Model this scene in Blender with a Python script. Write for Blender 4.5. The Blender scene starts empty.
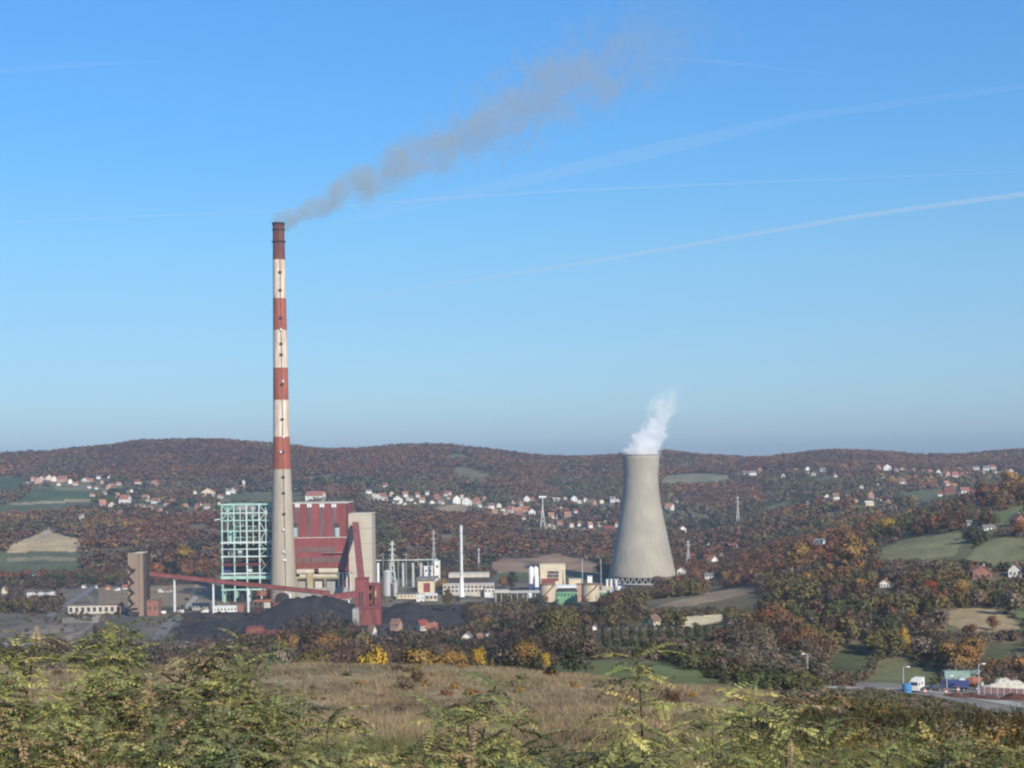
import bpy, math, random
import numpy as np
from mathutils import Vector, Matrix

random.seed(7)
RNG = np.random.default_rng(11)
S = bpy.context.scene
COL = S.collection
R = math.radians

# ------------------------------------------------------------------ camera geometry
W, H, F, HY, TH = 1024, 768, 1500.0, 465.0, R(0.8)
CT, ST = math.cos(TH), math.sin(TH)


def world(px, py, d):
    """point seen at pixel (px, py) at depth d metres in front of the viewpoint (z = 0 is eye level)"""
    u, v = px - 512.0, HY - py
    return Vector(((u * CT + v * ST) / F * d, d, (-u * ST + v * CT) / F * d))


def proj(X, Y, Z):
    a, b = X / Y * F, Z / Y * F
    return 512 + a * CT - b * ST, HY - (a * ST + b * CT)


# ------------------------------------------------------------------ terrain: control heights, thin plate spline
CTRL = {
    0: [(80, 742), (150, 714), (220, 688), (255, 667), (400, 'z-80'), (600, 'z-104'), (860, 'z-107'), (1100, 'z-107'), (1400, 'z-107'), (1560, 574),
        (1750, 549), (2000, 531), (2300, 511), (2700, 490), (3000, 478), (3300, 464), (3700, 470)],
    70: [(3300, 459), (2700, 487)],
    140: [(80, 740), (150, 712), (250, 669), (400, 'z-80'), (600, 'z-104'), (860, 'z-107'), (1100, 'z-107'), (1400, 'z-107'), (1560, 569),
          (1750, 547), (2000, 528), (2400, 506), (2700, 491), (3100, 467), (3400, 450), (3700, 458)],
    210: [(3400, 446), (2700, 490)],
    280: [(80, 738), (150, 708), (250, 669), (400, 'z-77'), (600, 'z-100'), (800, 'z-107'), (1100, 'z-107'), (1450, 'z-107'), (1620, 559),
          (1900, 536), (2200, 516), (2500, 502), (2800, 484), (3300, 453), (3700, 462)],
    320: [(3300, 458)],
    420: [(80, 738), (150, 706), (250, 668), (400, 'z-76'), (600, 'z-100'), (800, 'z-107'), (1100, 'z-107'), (1450, 'z-107'), (1700, 556),
          (1900, 532), (2200, 513), (2500, 500), (2800, 484), (3100, 468), (3400, 452), (3700, 460)],
    500: [(3400, 459), (3100, 472)],
    560: [(80, 740), (150, 708), (260, 674), (380, 662), (520, 647), (700, 638), (880, 'z-99'), (1050, 'z-107'), (1400, 'z-113'), (1500, 'z-112'), (1800, 554),
          (2000, 540), (2200, 527), (2500, 513), (2800, 498), (3100, 480), (3400, 465), (3700, 470)],
    650: [(80, 742), (150, 714), (270, 686), (400, 662), (520, 648), (680, 622), (850, 603), (950, 597), (1150, 'z-105'), (1400, 'z-113'), (1600, 'z-107'),
          (1800, 552), (2100, 527), (2500, 507), (2800, 491), (3100, 474), (3400, 459), (3700, 466)],
    740: [(80, 742), (150, 716), (250, 692), (380, 676), (480, 656), (600, 636), (720, 613), (850, 596), (950, 589), (1100, 581), (1300, 567), (1600, 549),
          (2000, 523), (2400, 504), (2700, 489), (3000, 474), (3300, 466), (3700, 470)],
    830: [(80, 742), (150, 718), (220, 703), (300, 703), (400, 689), (450, 680), (520, 656), (600, 631), (700, 606), (820, 582), (950, 562), (1150, 546),
          (1500, 526), (1900, 506), (2300, 491), (2700, 476), (3100, 461), (3700, 468)],
    920: [(80, 745), (150, 730), (240, 717), (330, 708), (420, 689), (470, 680), (510, 662), (580, 631), (660, 602), (760, 577), (850, 556), (950, 536),
          (1050, 526), (1300, 530), (1700, 515), (2100, 496), (2500, 480), (2900, 468), (3200, 465), (3700, 470)],
    1024: [(80, 748), (150, 738), (240, 734), (320, 722), (400, 701), (460, 678), (520, 652), (580, 627), (650, 602), (720, 582), (800, 552), (900, 522),
           (1000, 498), (1080, 489), (1400, 500), (2000, 491), (2600, 475), (3000, 463), (3200, 459), (3700, 466)],
}
CTRL[-130] = [(d, v if isinstance(v, str) else v + 3) for d, v in CTRL[0]]
CTRL[1160] = [(d, v - 3) for d, v in CTRL[1024]]
for cx in CTRL: CTRL[cx] = [(d, v) if isinstance(v, str) else (d, v - 4.0 * min(1, max(0, (d - 2600) / 500))) for d, v in CTRL[cx]]
pts, vals = [], []
for cx, rows in CTRL.items():
    rows = list(rows)
    if len(rows) > 4:
        rows = [(40, 'z-8.5')] + rows
    for d, v in rows:
        if isinstance(v, str):
            z = float(v[1:])
            x = (cx - 512) / F * d
        else:
            p = world(cx, v, d)
            x, z = p.x, p.z
        pts.append((x / (d + 20) * F / 150.0, math.log(d) * 3.2))
        vals.append(z / d)
pts, vals = np.array(pts), np.array(vals)


def _k(r2):
    return 0.5 * r2 * np.log(r2 + 1e-12)


n = len(pts)
A = np.zeros((n + 3, n + 3))
A[:n, :n] = _k(((pts[:, None] - pts[None]) ** 2).sum(-1)) + np.eye(n) * 0.02
A[:n, n] = A[n, :n] = 1
A[:n, n + 1:] = pts
A[n + 1:, :n] = pts.T
SOL = np.linalg.solve(A, np.concatenate([vals, np.zeros(3)]))


def vnoise(X, Y, seed=0):
    """cheap smooth value noise in [-1, 1]"""
    xi, yi = np.floor(X).astype(np.int64), np.floor(Y).astype(np.int64)
    fx, fy = X - xi, Y - yi
    fx, fy = fx * fx * (3 - 2 * fx), fy * fy * (3 - 2 * fy)

    def h(a, b):
        v = (a * 374761393 + b * 668265263 + seed * 974711) & 0x7fffffff
        v = ((v ^ (v >> 13)) * 1274126177) & 0x7fffffff
        return ((v ^ (v >> 16)) & 0xffff) / 32767.5 - 1
    return (h(xi, yi) * (1 - fx) + h(xi + 1, yi) * fx) * (1 - fy) + (h(xi, yi + 1) * (1 - fx) + h(xi + 1, yi + 1) * fx) * fy


def gz(X, Y):
    X, Y = np.atleast_1d(np.asarray(X, float)), np.atleast_1d(np.asarray(Y, float))
    sh = X.shape
    X, Y = X.ravel(), Y.ravel()
    out = np.empty_like(X)
    for i in range(0, len(X), 60000):
        x, y = X[i:i + 60000], Y[i:i + 60000]
        yc = np.clip(y, 30, 3900)
        u = np.clip(x / (y + 20) * F / 150.0, -5.5, 5.5)
        v = np.log(yc) * 3.2
        k = np.zeros_like(x)
        for j in range(n):
            k += SOL[j] * _k((u - pts[j, 0]) ** 2 + (v - pts[j, 1]) ** 2)
        z = (k + SOL[n] + SOL[n + 1] * u + SOL[n + 2] * v) * yc
        near = -1.7 - 0.17 * np.maximum(y, 0)
        t = np.clip((y - 30) / 25, 0, 1)
        t = t * t * (3 - 2 * t)
        z = near * (1 - t) + z * t
        # flatten the plain, roughen the hills
        flat = np.clip((z + 100) / 8, 0, 1)
        amp = np.clip((y - 100) / 1500, 0, 1) * flat
        z = z + amp * (6 * vnoise(x / 140, y / 140, 3) + 2.5 * vnoise(x / 47, y / 47, 4)) * np.clip((3750 - y) / 350, 0, 1)
        z = z + 0.25 * vnoise(x / 6, y / 6, 5) * np.clip(y / 60, 0.1, 1)
        far = np.clip((y - 3750) / 900, 0, 1)
        z = z * (1 - far) + (-70) * far
        out[i:i + 60000] = z
    return out.reshape(sh)


def g1(x, y):
    return float(gz([x], [y])[0])


_D = np.exp(np.linspace(math.log(30), math.log(3900), 900))


def hit(px, py, dmin=30, dmax=3900):
    """ground point seen at a pixel, first crossing at a depth over dmin"""
    d = _D[(_D >= dmin) & (_D <= dmax)]
    u, v = px - 512.0, HY - py
    X, Z = (u * CT + v * ST) / F * d, (-u * ST + v * CT) / F * d
    g = gz(X, d)
    below = np.nonzero(g >= Z)[0]
    i = int(below[0]) if len(below) else int(np.argmin(Z - g))
    return Vector((X[i], d[i], g[i]))


# ------------------------------------------------------------------ helpers
def tag(o, label=None, cat=None, group=None, kind=None):
    if label: o['label'] = label
    if cat: o['category'] = cat
    if group: o['group'] = group
    if kind: o['kind'] = kind
    return o


def empty(name, loc, label, cat, group=None, rz=0):
    o = bpy.data.objects.new(name, None)
    o.empty_display_size = 1
    COL.objects.link(o)
    o.location = loc
    o.rotation_euler.z = rz
    return tag(o, label, cat, group)


def np_mesh(name, V, Fc, color=None, colname='Col', smooth=False, nrm=None):
    """mesh from numpy verts and an (m,k) face array"""
    me = bpy.data.meshes.new(name)
    V = np.ascontiguousarray(V, np.float32)
    Fc = np.ascontiguousarray(Fc, np.int32)
    m, k = Fc.shape
    me.vertices.add(len(V)); me.vertices.foreach_set('co', V.ravel())
    me.loops.add(m * k); me.loops.foreach_set('vertex_index', Fc.ravel())
    me.polygons.add(m)
    me.polygons.foreach_set('loop_start', np.arange(0, m * k, k, dtype=np.int32))
    if color is not None:
        at = me.color_attributes.new(colname, 'FLOAT_COLOR', 'POINT')
        c = np.ones((len(V), 4), np.float32); c[:, :3] = color
        at.data.foreach_set('color', c.ravel())
    if nrm is not None:
        at = me.attributes.new('Nrm', 'FLOAT_VECTOR', 'POINT')
        at.data.foreach_set('vector', np.ascontiguousarray(nrm, np.float32).ravel())
    me.update(calc_edges=True)
    if smooth:
        me.polygons.foreach_set('use_smooth', np.ones(m, bool))
    return me


def link(name, me, mat=None, parent=None, loc=None):
    o = bpy.data.objects.new(name, me)
    COL.objects.link(o)
    if mat and not me.materials: me.materials.append(mat)
    if parent: o.parent = parent
    if loc is not None: o.location = loc
    return o


class MB:
    """collects boxes, bars and tubes into one mesh"""
    def __init__(s): s.v, s.f, s.sm = [], [], []

    def add(s, vs, fs, smooth=False):
        b = len(s.v)
        s.v += [tuple(v) for v in vs]
        s.f += [tuple(i + b for i in f) for f in fs]
        s.sm += [smooth] * len(fs)

    def box(s, x0, x1, y0, y1, z0, z1, M=None):
        vs = [Vector((x, y, z)) for x in (x0, x1) for y in (y0, y1) for z in (z0, z1)]
        if M: vs = [M @ v for v in vs]
        s.add(vs, [(0, 1, 3, 2), (4, 6, 7, 5), (0, 4, 5, 1), (2, 3, 7, 6), (0, 2, 6, 4), (1, 5, 7, 3)])

    def bar(s, a, b, w, h=None):
        """square bar from a to b"""
        a, b = Vector(a), Vector(b)
        h = h or w
        d = (b - a).normalized()
        up = Vector((0, 0, 1)) if abs(d.z) < .95 else Vector((0, 1, 0))
        sx = d.cross(up).normalized() * (w / 2)
        sy = sx.cross(d).normalized() * (h / 2)
        vs = [p + i * sx + j * sy for p in (a, b) for i, j in ((-1, -1), (1, -1), (1, 1), (-1, 1))]
        s.add(vs, [(3, 2, 1, 0), (4, 5, 6, 7), (0, 1, 5, 4), (1, 2, 6, 5), (2, 3, 7, 6), (3, 0, 4, 7)])

    def tube(s, a, b, r0, r1=None, n=10, caps=True):
        a, b = Vector(a), Vector(b)
        r1 = r0 if r1 is None else r1
        d = (b - a).normalized()
        up = Vector((0, 0, 1)) if abs(d.z) < .95 else Vector((0, 1, 0))
        sx = d.cross(up).normalized(); sy = sx.cross(d).normalized()
        vs = []
        for p, r in ((a, r0), (b, r1)):
            for i in range(n):
                t = 2 * math.pi * i / n
                vs.append(p + (sx * math.cos(t) + sy * math.sin(t)) * r)
        fs = [(i, (i + 1) % n, n + (i + 1) % n, n + i) for i in range(n)]
        s.add(vs, fs, True)
        if caps:
            s.add(vs[:n], [tuple(range(n))[::-1]]); s.add(vs[n:], [tuple(range(n))])

    def lathe(s, prof, n=48, c=(0, 0, 0), close=False):
        c = Vector(c)
        vs = []
        for r, z in prof:
            for i in range(n):
                t = 2 * math.pi * i / n
                vs.append(c + Vector((r * math.cos(t), r * math.sin(t), z)))
        fs = []
        for j in range(len(prof) - 1):
            for i in range(n):
                fs.append((j * n + i, j * n + (i + 1) % n, (j + 1) * n + (i + 1) % n, (j + 1) * n + i))
        s.add(vs, fs, True)
        if close:
            s.add(vs[-n:], [tuple(range(n))])

    def build(s, name, mat, parent=None, loc=None, rz=0):
        me = bpy.data.meshes.new(name)
        me.from_pydata(s.v, [], s.f)
        me.polygons.foreach_set('use_smooth', s.sm)
        me.update()
        o = link(name, me, mat, parent, loc)
        if rz: o.rotation_euler.z = rz
        return o


# ------------------------------------------------------------------ materials
def newmat(name):
    m = bpy.data.materials.new(name)
    m.use_nodes = True
    nt = m.node_tree
    b = nt.nodes['Principled BSDF']
    b.inputs['Roughness'].default_value = .85
    b.inputs['Specular IOR Level'].default_value = .2
    return m, nt, b


def N(nt, kind, **kw):
    nd = nt.nodes.new(kind)
    for k, v in kw.items():
        if k in nd.inputs: nd.inputs[k].default_value = v
        else: setattr(nd, k, v)
    return nd


def mat(name, rgb, rough=.85, scale=.15, amt=.25, streak=0, metal=0, dirt=None):
    """painted / concrete surface with uneven tone; streak > 0 stretches the noise into vertical runs"""
    m, nt, b = newmat(name)
    L = nt.links.new
    tc = N(nt, 'ShaderNodeTexCoord')
    mp = N(nt, 'ShaderNodeMapping')
    mp.inputs['Scale'].default_value = (1, 1, 1 / (1 + streak))
    L(tc.outputs['Object'], mp.inputs[0])
    nz = N(nt, 'ShaderNodeTexNoise', Scale=scale, Detail=6.0, Roughness=.65)
    L(mp.outputs[0], nz.inputs['Vector'])
    mr = N(nt, 'ShaderNodeMapRange')
    mr.inputs['From Min'].default_value, mr.inputs['From Max'].default_value = .3, .7
    mr.inputs['To Min'].default_value, mr.inputs['To Max'].default_value = 0, 1
    L(nz.outputs['Fac'], mr.inputs[0])
    mx = N(nt, 'ShaderNodeMix', data_type='RGBA')
    d = dirt or tuple(c * (1 - amt) for c in rgb)
    mx.inputs[6].default_value = (*d, 1)
    mx.inputs[7].default_value = (*[min(1, c * (1 + amt * .4)) for c in rgb], 1)
    L(mr.outputs[0], mx.inputs[0])
    L(mx.outputs[2], b.inputs['Base Color'])
    b.inputs['Roughness'].default_value = rough
    b.inputs['Metallic'].default_value = metal
    return m


M = {}
M['white'] = mat('white_plaster', (.68, .66, .62), amt=.25, scale=.3)
M['cream'] = mat('cream_plaster', (.62, .53, .38), amt=.25, scale=.3)
M['salmon'] = mat('salmon_plaster', (.44, .27, .21), amt=.25, scale=.3)
M['brick'] = mat('bare_brick', (.28, .135, .1), amt=.35, scale=.5)
M['pale'] = mat('pale_plaster', (.52, .47, .4), amt=.25, scale=.3)
M['mintwall'] = mat('mint_plaster', (.4, .62, .5), amt=.2)
M['red'] = mat('terracotta_roof', (.31, .125, .085), amt=.4, scale=.4)
M['orange'] = mat('orange_roof_tile', (.38, .18, .115), amt=.35, scale=.4)
M['maroon'] = mat('maroon_roof', (.22, .065, .05), amt=.35, scale=.4)
M['brown'] = mat('brown_roof', (.2, .125, .09), amt=.35, scale=.4)
M['grey'] = mat('grey_roof', (.2, .19, .185), amt=.35, scale=.4)
M['pane'] = mat('window_glass', (.05, .06, .075), rough=.25, amt=.3)
M['concrete'] = mat('weathered_concrete', (.40, .35, .275), amt=.28, scale=.12, streak=5)
M['concrete2'] = mat('beige_concrete_panels', (.47, .42, .34), amt=.2, scale=.12, streak=4)
M['greyconc'] = mat('grey_concrete', (.33, .32, .3), amt=.3, scale=.2, streak=2)
M['browntower'] = mat('brown_concrete', (.27, .195, .15), amt=.25, scale=.15, streak=5)
M['darkwall'] = mat('dark_panels_and_shade', (.07, .055, .05), amt=.3)
M['darksteel'] = mat('dark_steel', (.045, .04, .04), amt=.3)
M['cladding'] = mat('red_sheet_cladding', (.25, .07, .068), amt=.4, scale=.14, streak=7)
M['cladding2'] = mat('faded_red_cladding', (.23, .075, .07), amt=.5, scale=.3, streak=3)
M['louvre'] = mat('grey_louvre', (.17, .105, .1), amt=.35, scale=.3, streak=5)
M['bandred'] = mat('chimney_red_paint', (.34, .105, .065), amt=.4, scale=.25, streak=5)
M['bandwhite'] = mat('chimney_white_paint', (.68, .60, .50), amt=.2, scale=.3, streak=5, dirt=(.38, .27, .2))
M['bandsoot'] = mat('sooty_red_paint', (.17, .06, .05), amt=.5, scale=.1, streak=4)
M['ladder'] = mat('rusty_ladder', (.2, .13, .1), amt=.6, scale=.1)
M['mint'] = mat('mint_steel', (.36, .56, .47), amt=.3, scale=.3)
M['darkmint'] = mat('shaded_mint_steel', (.17, .27, .235), amt=.4, scale=.3)  # darker copy of the mint: shade inside the frame painted into the colour
M['trailer'] = mat('faded_green_canvas', (.24, .34, .3), amt=.25)
M['palesteel'] = mat('pale_steel', (.56, .64, .6), amt=.25)
M['duct'] = mat('cream_duct', (.5, .45, .35), amt=.25)
M['yellow'] = mat('yellow_paint', (.4, .33, .19), amt=.25)
M['whitesteel'] = mat('white_steel', (.72, .74, .75), rough=.5, amt=.15)
M['lattice'] = mat('galvanised_steel', (.42, .44, .45), rough=.5, amt=.2)
M['stainless'] = mat('dull_stainless', (.5, .5, .48), rough=.4, amt=.3, streak=4, metal=.3)
M['coal'] = mat('coal', (.034, .032, .032), scale=.12, amt=.5, dirt=(.016, .015, .016))
M['asphalt'] = mat('worn_asphalt', (.17, .165, .16), amt=.2, scale=.1)
M['gravel'] = mat('pale_gravel', (.34, .32, .28), amt=.25, scale=.2)
M['tank'] = mat('beige_tank_paint', (.50, .42, .31), amt=.25, scale=.2, streak=5)
M['green'] = mat('green_paint', (.16, .33, .2), amt=.25)
M['blue'] = mat('blue_paint', (.06, .19, .38), amt=.25)
M['navy'] = mat('navy_paint', (.06, .08, .2), amt=.25)
M['rustpaint'] = mat('rusty_orange_paint', (.3, .12, .075), amt=.4, scale=.8)
M['rust'] = mat('rusty_scrap', (.105, .045, .035), amt=.6, scale=1.2)
M['limestone'] = mat('pale_stone_heap', (.5, .46, .385), amt=.4, scale=.9)
M['tyre'] = mat('tyre_rubber', (.02, .02, .02), amt=.2)
M['bark'] = mat('bark', (.085, .068, .055), amt=.35, scale=2)
M['stem'] = mat('shrub_stem', (.075, .055, .045), amt=.35, scale=8)


def foliage_mat(name, use_object, soft=False):
    m, nt, b = newmat(name)
    L = nt.links.new
    at = N(nt, 'ShaderNodeAttribute', attribute_name='Col')
    src = at.outputs['Color']
    if use_object:
        oi = N(nt, 'ShaderNodeObjectInfo')
        mx = N(nt, 'ShaderNodeMix', data_type='RGBA', blend_type='MULTIPLY')
        mx.inputs[0].default_value = 1
        L(oi.outputs['Color'], mx.inputs[6]); L(src, mx.inputs[7])
        src = mx.outputs[2]
    df = N(nt, 'ShaderNodeBsdfDiffuse'); tr = N(nt, 'ShaderNodeBsdfTranslucent')
    if soft:        # leaves of one clump share the clump's rounded surface direction
        an = N(nt, 'ShaderNodeAttribute', attribute_name='Nrm')
        vt = N(nt, 'ShaderNodeVectorTransform', vector_type='NORMAL', convert_from='OBJECT', convert_to='WORLD')
        L(an.outputs['Vector'], vt.inputs[0]); L(vt.outputs[0], df.inputs['Normal'])
    ms = N(nt, 'ShaderNodeMixShader'); ms.inputs[0].default_value = .36
    L(src, df.inputs['Color']); L(src, tr.inputs['Color'])
    L(df.outputs[0], ms.inputs[1]); L(tr.outputs[0], ms.inputs[2])
    L(ms.outputs[0], nt.nodes['Material Output'].inputs['Surface'])
    return m


M['leaf_obj'] = foliage_mat('crown_leaves', True, True)
M['leaf'] = foliage_mat('leaves', False)
M['leaf_soft'] = foliage_mat('wood_leaves', False, True)


def shrub_leaf_mat():
    m, nt, b = newmat('pinnate_leaves')
    L = nt.links.new
    at = N(nt, 'ShaderNodeAttribute', attribute_name='Col')
    L(at.outputs['Color'], b.inputs['Base Color'])
    b.inputs['Roughness'].default_value = .55
    b.inputs['Specular IOR Level'].default_value = .22
    tr = N(nt, 'ShaderNodeBsdfTranslucent')
    L(at.outputs['Color'], tr.inputs['Color'])
    ms = N(nt, 'ShaderNodeMixShader'); ms.inputs[0].default_value = .3
    L(b.outputs[0], ms.inputs[1]); L(tr.outputs[0], ms.inputs[2])
    L(ms.outputs[0], nt.nodes['Material Output'].inputs['Surface'])
    return m


M['pinnate'] = shrub_leaf_mat()


def ground_mat():
    m, nt, b = newmat('hillside_ground')
    L = nt.links.new
    at = N(nt, 'ShaderNodeAttribute', attribute_name='Col')
    tc = N(nt, 'ShaderNodeTexCoord')
    a = N(nt, 'ShaderNodeTexNoise', Scale=.035, Detail=8.0, Roughness=.7)
    c = N(nt, 'ShaderNodeTexNoise', Scale=.4, Detail=6.0, Roughness=.7)
    L(tc.outputs['Object'], a.inputs['Vector']); L(tc.outputs['Object'], c.inputs['Vector'])
    ad = N(nt, 'ShaderNodeMath', operation='ADD')
    L(a.outputs['Fac'], ad.inputs[0]); L(c.outputs['Fac'], ad.inputs[1])
    mr = N(nt, 'ShaderNodeMapRange')
    mr.inputs['From Min'].default_value, mr.inputs['From Max'].default_value = .7, 1.3
    mr.inputs['To Min'].default_value, mr.inputs['To Max'].default_value = .68, 1.32
    L(ad.outputs[0], mr.inputs[0])
    mx = N(nt, 'ShaderNodeMix', data_type='RGBA', blend_type='MULTIPLY')
    mx.inputs[0].default_value = 1
    L(at.outputs['Color'], mx.inputs[6]); L(mr.outputs[0], mx.inputs[7])
    L(mx.outputs[2], b.inputs['Base Color'])
    b.inputs['Roughness'].default_value = .95
    b.inputs['Specular IOR Level'].default_value = .05
    return m


M['ground'] = ground_mat()

# ------------------------------------------------------------------ land cover (field outlines as seen, each limited to its depth range)
GREENF, OLIVE, TAN, BROWNF = (.075, .095, .045), (.115, .11, .06), (.37, .29, .17), (.23, .16, .105)
FIELDS = [
    ([(6, 548), (46, 530), (86, 541), (76, 553), (8, 553)], TAN, 1450, 2300),
    ([(-20, 552), (80, 552), (80, 577), (-20, 579)], (.085, .1, .055), 1450, 2100),
    ([(8, 557.5), (76, 557), (76, 560.5), (8, 561)], (.2, .17, .105), 1450, 2100),
    ([(-20, 474), (25, 478), (22, 494), (-20, 498)], (.05, .075, .04), 1900, 3100),
    ([(30, 490), (58, 485.5), (98, 492), (96, 499), (20, 503)], (.06, .09, .045), 1900, 3100),
    ([(52, 486), (85, 489), (84, 492), (55, 489.5)], (.15, .15, .08), 1900, 3100),
    ([(10, 503), (97, 499), (97, 501.5), (10, 505.5)], (.27, .22, .14), 1900, 3000),
    ([(-20, 506), (96, 502), (90, 512), (60, 515), (-20, 518)], (.075, .09, .05), 1900, 3000),
    ([(111, 493), (119, 489), (146, 494), (143, 498), (113, 495.5)], (.34, .29, .17), 1900, 3000),
    ([(84, 459), (90, 459), (98, 465), (92, 468)], (.25, .19, .13), 2300, 3600),
    ([(222, 503), (243, 494), (305, 493), (305, 508), (222, 508)], (.095, .1, .06), 1900, 3000),
    ([(175, 531), (222, 529), (222, 536), (178, 538)], (.15, .12, .09), 1500, 2300),
    ([(350, 494), (378, 494), (378, 499), (352, 500)], (.17, .14, .09), 1900, 3000),
    ([(425, 515), (445, 505), (465, 505), (470, 513), (440, 517)], (.27, .2, .13), 1900, 2900),
    ([(465, 506), (474, 511), (473, 516), (482, 517), (482, 513), (474, 508), (468, 503)], (.3, .28, .25), 1900, 2900),
    ([(472, 507), (492, 508), (490, 515), (476, 515)], GREENF, 1900, 2900),
    ([(488, 566), (502, 559), (537, 558), (556, 553), (572, 558), (596, 562), (600, 572), (540, 575), (488, 573)], (.25, .17, .11), 1450, 2200),
    ([(495, 573), (602, 572), (604, 580), (495, 580)], (.09, .11, .055), 1380, 1800),
    ([(600, 508), (617, 503), (617, 512), (592, 517)], (.2, .19, .1), 1900, 2900),
    ([(597, 530), (612, 532), (608, 540), (597, 538)], (.3, .19, .13), 1600, 2600),
    ([(452, 471), (467, 466), (493, 478), (482, 486), (458, 482)], (.13, .12, .075), 2400, 3500),
    ([(444, 455), (468, 454), (470, 462), (450, 464)], (.1, .105, .055), 2800, 3600),
    ([(548, 478), (580, 472), (580, 474), (550, 481)], (.26, .22, .19), 2400, 3500),
    ([(640, 520), (668, 517), (690, 522), (660, 526)], (.11, .12, .065), 1500, 2600),
    ([(745, 512), (790, 505), (800, 510), (760, 517)], (.13, .13, .07), 1200, 2600),
    ([(812, 520), (850, 512), (862, 516), (830, 525)], (.12, .125, .065), 1000, 2400),
    ([(300, 478), (330, 475), (342, 480), (310, 484)], (.13, .125, .075), 2200, 3500),
    ([(540, 487), (575, 486), (580, 491), (545, 493)], (.125, .13, .075), 1900, 3300),
    ([(560, 508), (590, 507), (592, 511), (562, 513)], (.11, .13, .065), 1900, 3000),
    ([(662, 476), (700, 473), (738, 476), (725, 487), (662, 489)], (.17, .17, .1), 2300, 3400),
    ([(752, 487), (770, 488), (768, 491), (752, 490.5)], (.25, .2, .13), 2200, 3300),
    ([(765, 480), (840, 478), (845, 484), (765, 485)], (.11, .125, .075), 2200, 3300),
    ([(815, 483), (848, 482), (848, 485.5), (818, 487)], (.3, .22, .15), 2200, 3200),
    ([(900, 494), (930, 490), (960, 498), (930, 510), (900, 505)], (.09, .105, .06), 1500, 2600),
    ([(876, 551), (906, 539), (933, 534), (974, 533), (966, 541), (953, 556), (930, 560), (879, 564)], (.20, .185, .095), 650, 1200),
    ([(976, 548), (1000, 537), (1040, 538), (1040, 563), (1005, 569), (958, 568)], (.17, .165, .085), 600, 1200),
    ([(990, 516), (1040, 500), (1040, 513), (1000, 526)], (.12, .15, .07), 700, 1200),
    ([(940, 612), (961, 608.5), (994, 608.5), (1021, 623), (1019, 628), (978, 634), (949, 624)], (.33, .25, .14), 480, 800),
    ([(1006, 607), (1040, 606), (1040, 622), (1022, 619)], (.14, .16, .075), 480, 800),
    ([(876, 672), (884, 664), (906, 657), (926, 668), (951, 677), (935, 686), (868, 683)], (.125, .125, .062), 400, 620),
    ([(826, 660), (850, 645), (872, 656), (868, 676), (826, 678)], (.075, .085, .04), 380, 650),
    ([(985, 645), (1040, 640), (1040, 668), (980, 668)], (.085, .085, .045), 400, 700),
    ([(673, 623), (680, 617), (728, 613.5), (720, 622), (690, 628)], (.56, .47, .28), 520, 900),
    ([(600, 629), (672, 629), (690, 628), (728, 621), (724, 645), (690, 652), (598, 650)], (.095, .1, .05), 420, 860),
    ([(600, 628), (672, 627), (672, 629.5), (600, 630.5)], (.2, .19, .16), 420, 860),
    ([(648, 608), (690, 598), (722, 589.5), (757, 586), (752, 594), (700, 604), (658, 614)], (.24, .18, .115), 650, 1150),
    ([(552, 661), (640, 660), (702, 664), (722, 684), (640, 688), (556, 678)], (.105, .12, .05), 285, 500),
    ([(640, 662), (700, 664), (715, 672), (640, 668)], (.09, .115, .05), 285, 500),
    ([(-20, 643), (40, 643), (82, 646), (70, 653), (40, 658), (-20, 657)], (.34, .31, .26), 780, 1000),
    ([(60, 618), (100, 616), (98, 622), (62, 623)], (.26, .22, .17), 900, 1150),
    ([(20, 632), (70, 628), (74, 631), (22, 635)], (.2, .17, .13), 850, 1100),
    ([(184, 613), (460, 604), (470, 622), (440, 648), (172, 640)], (.05, .046, .043), 850, 1190),
    ([(850, 683), (880, 682), (935, 686), (1060, 684), (1060, 724), (1000, 716), (960, 702), (920, 694), (880, 691), (855, 689)], (.2, .185, .16), 280, 480),
    ([(98, 588), (225, 583), (230, 607), (98, 605)], (.2, .155, .105), 1080, 1460),
]


def inpoly(px, py, poly):
    r = np.zeros(px.shape, bool)
    j = len(poly) - 1
    for i in range(len(poly)):
        xi, yi = poly[i]; xj, yj = poly[j]
        if yi != yj:
            r ^= ((yi > py) != (yj > py)) & (px < (xj - xi) * (py - yi) / (yj - yi) + xi)
        j = i
    return r


# terrain sheet: columns by bearing, rows by depth; beyond the ridge it runs out flat to the horizon
nt_, ny_ = 1150, 1000
tt = np.linspace(-.50, .50, nt_)
yy = np.concatenate([np.linspace(-6, 30, 60)[:-1], np.exp(np.linspace(math.log(30), math.log(4700), ny_ - 76)), [6000, 8000, 12000, 18000, 27000, 40000, 60000, 85000, 110000, 150000, 190000, 240000, 280000, 320000, 360000, 400000, 440000]])
TT, YY = np.meshgrid(tt, yy)
XX = TT * (np.maximum(YY, 0) + 24)
ZZ = gz(XX, YY)
PX, PY = proj(XX, np.maximum(YY, 1), ZZ)
col = np.empty(XX.shape + (3,), np.float32)
col[:] = (.105, .088, .055)
nz = vnoise(XX / 60, YY / 60, 21)[..., None]
col *= 1 + .25 * nz
plain = (ZZ < -101) & (YY > 700) & (YY < 1500)
pm = np.clip(.5 + .6 * vnoise(XX / 40, YY / 60, 61) + .4 * vnoise(XX / 11, YY / 16, 62), 0, 1)[..., None]
pc = np.array((.085, .078, .07)) * (1 - pm) + np.array((.16, .135, .1)) * pm
pg = np.clip(vnoise(XX / 28, YY / 45, 63) * 1.5 - .2, 0, .8)[..., None]
col = np.where(plain[..., None], pc * (1 - pg) + np.array((.095, .1, .055)) * pg, col)
vil = (YY > 1500) & (PY > 480) & (PY < 525)
col[vil] = np.array((.105, .105, .06)) * (1 + .25 * nz[vil])
hill = (YY > 400) & (YY < 1450) & (PX > 640)
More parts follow.
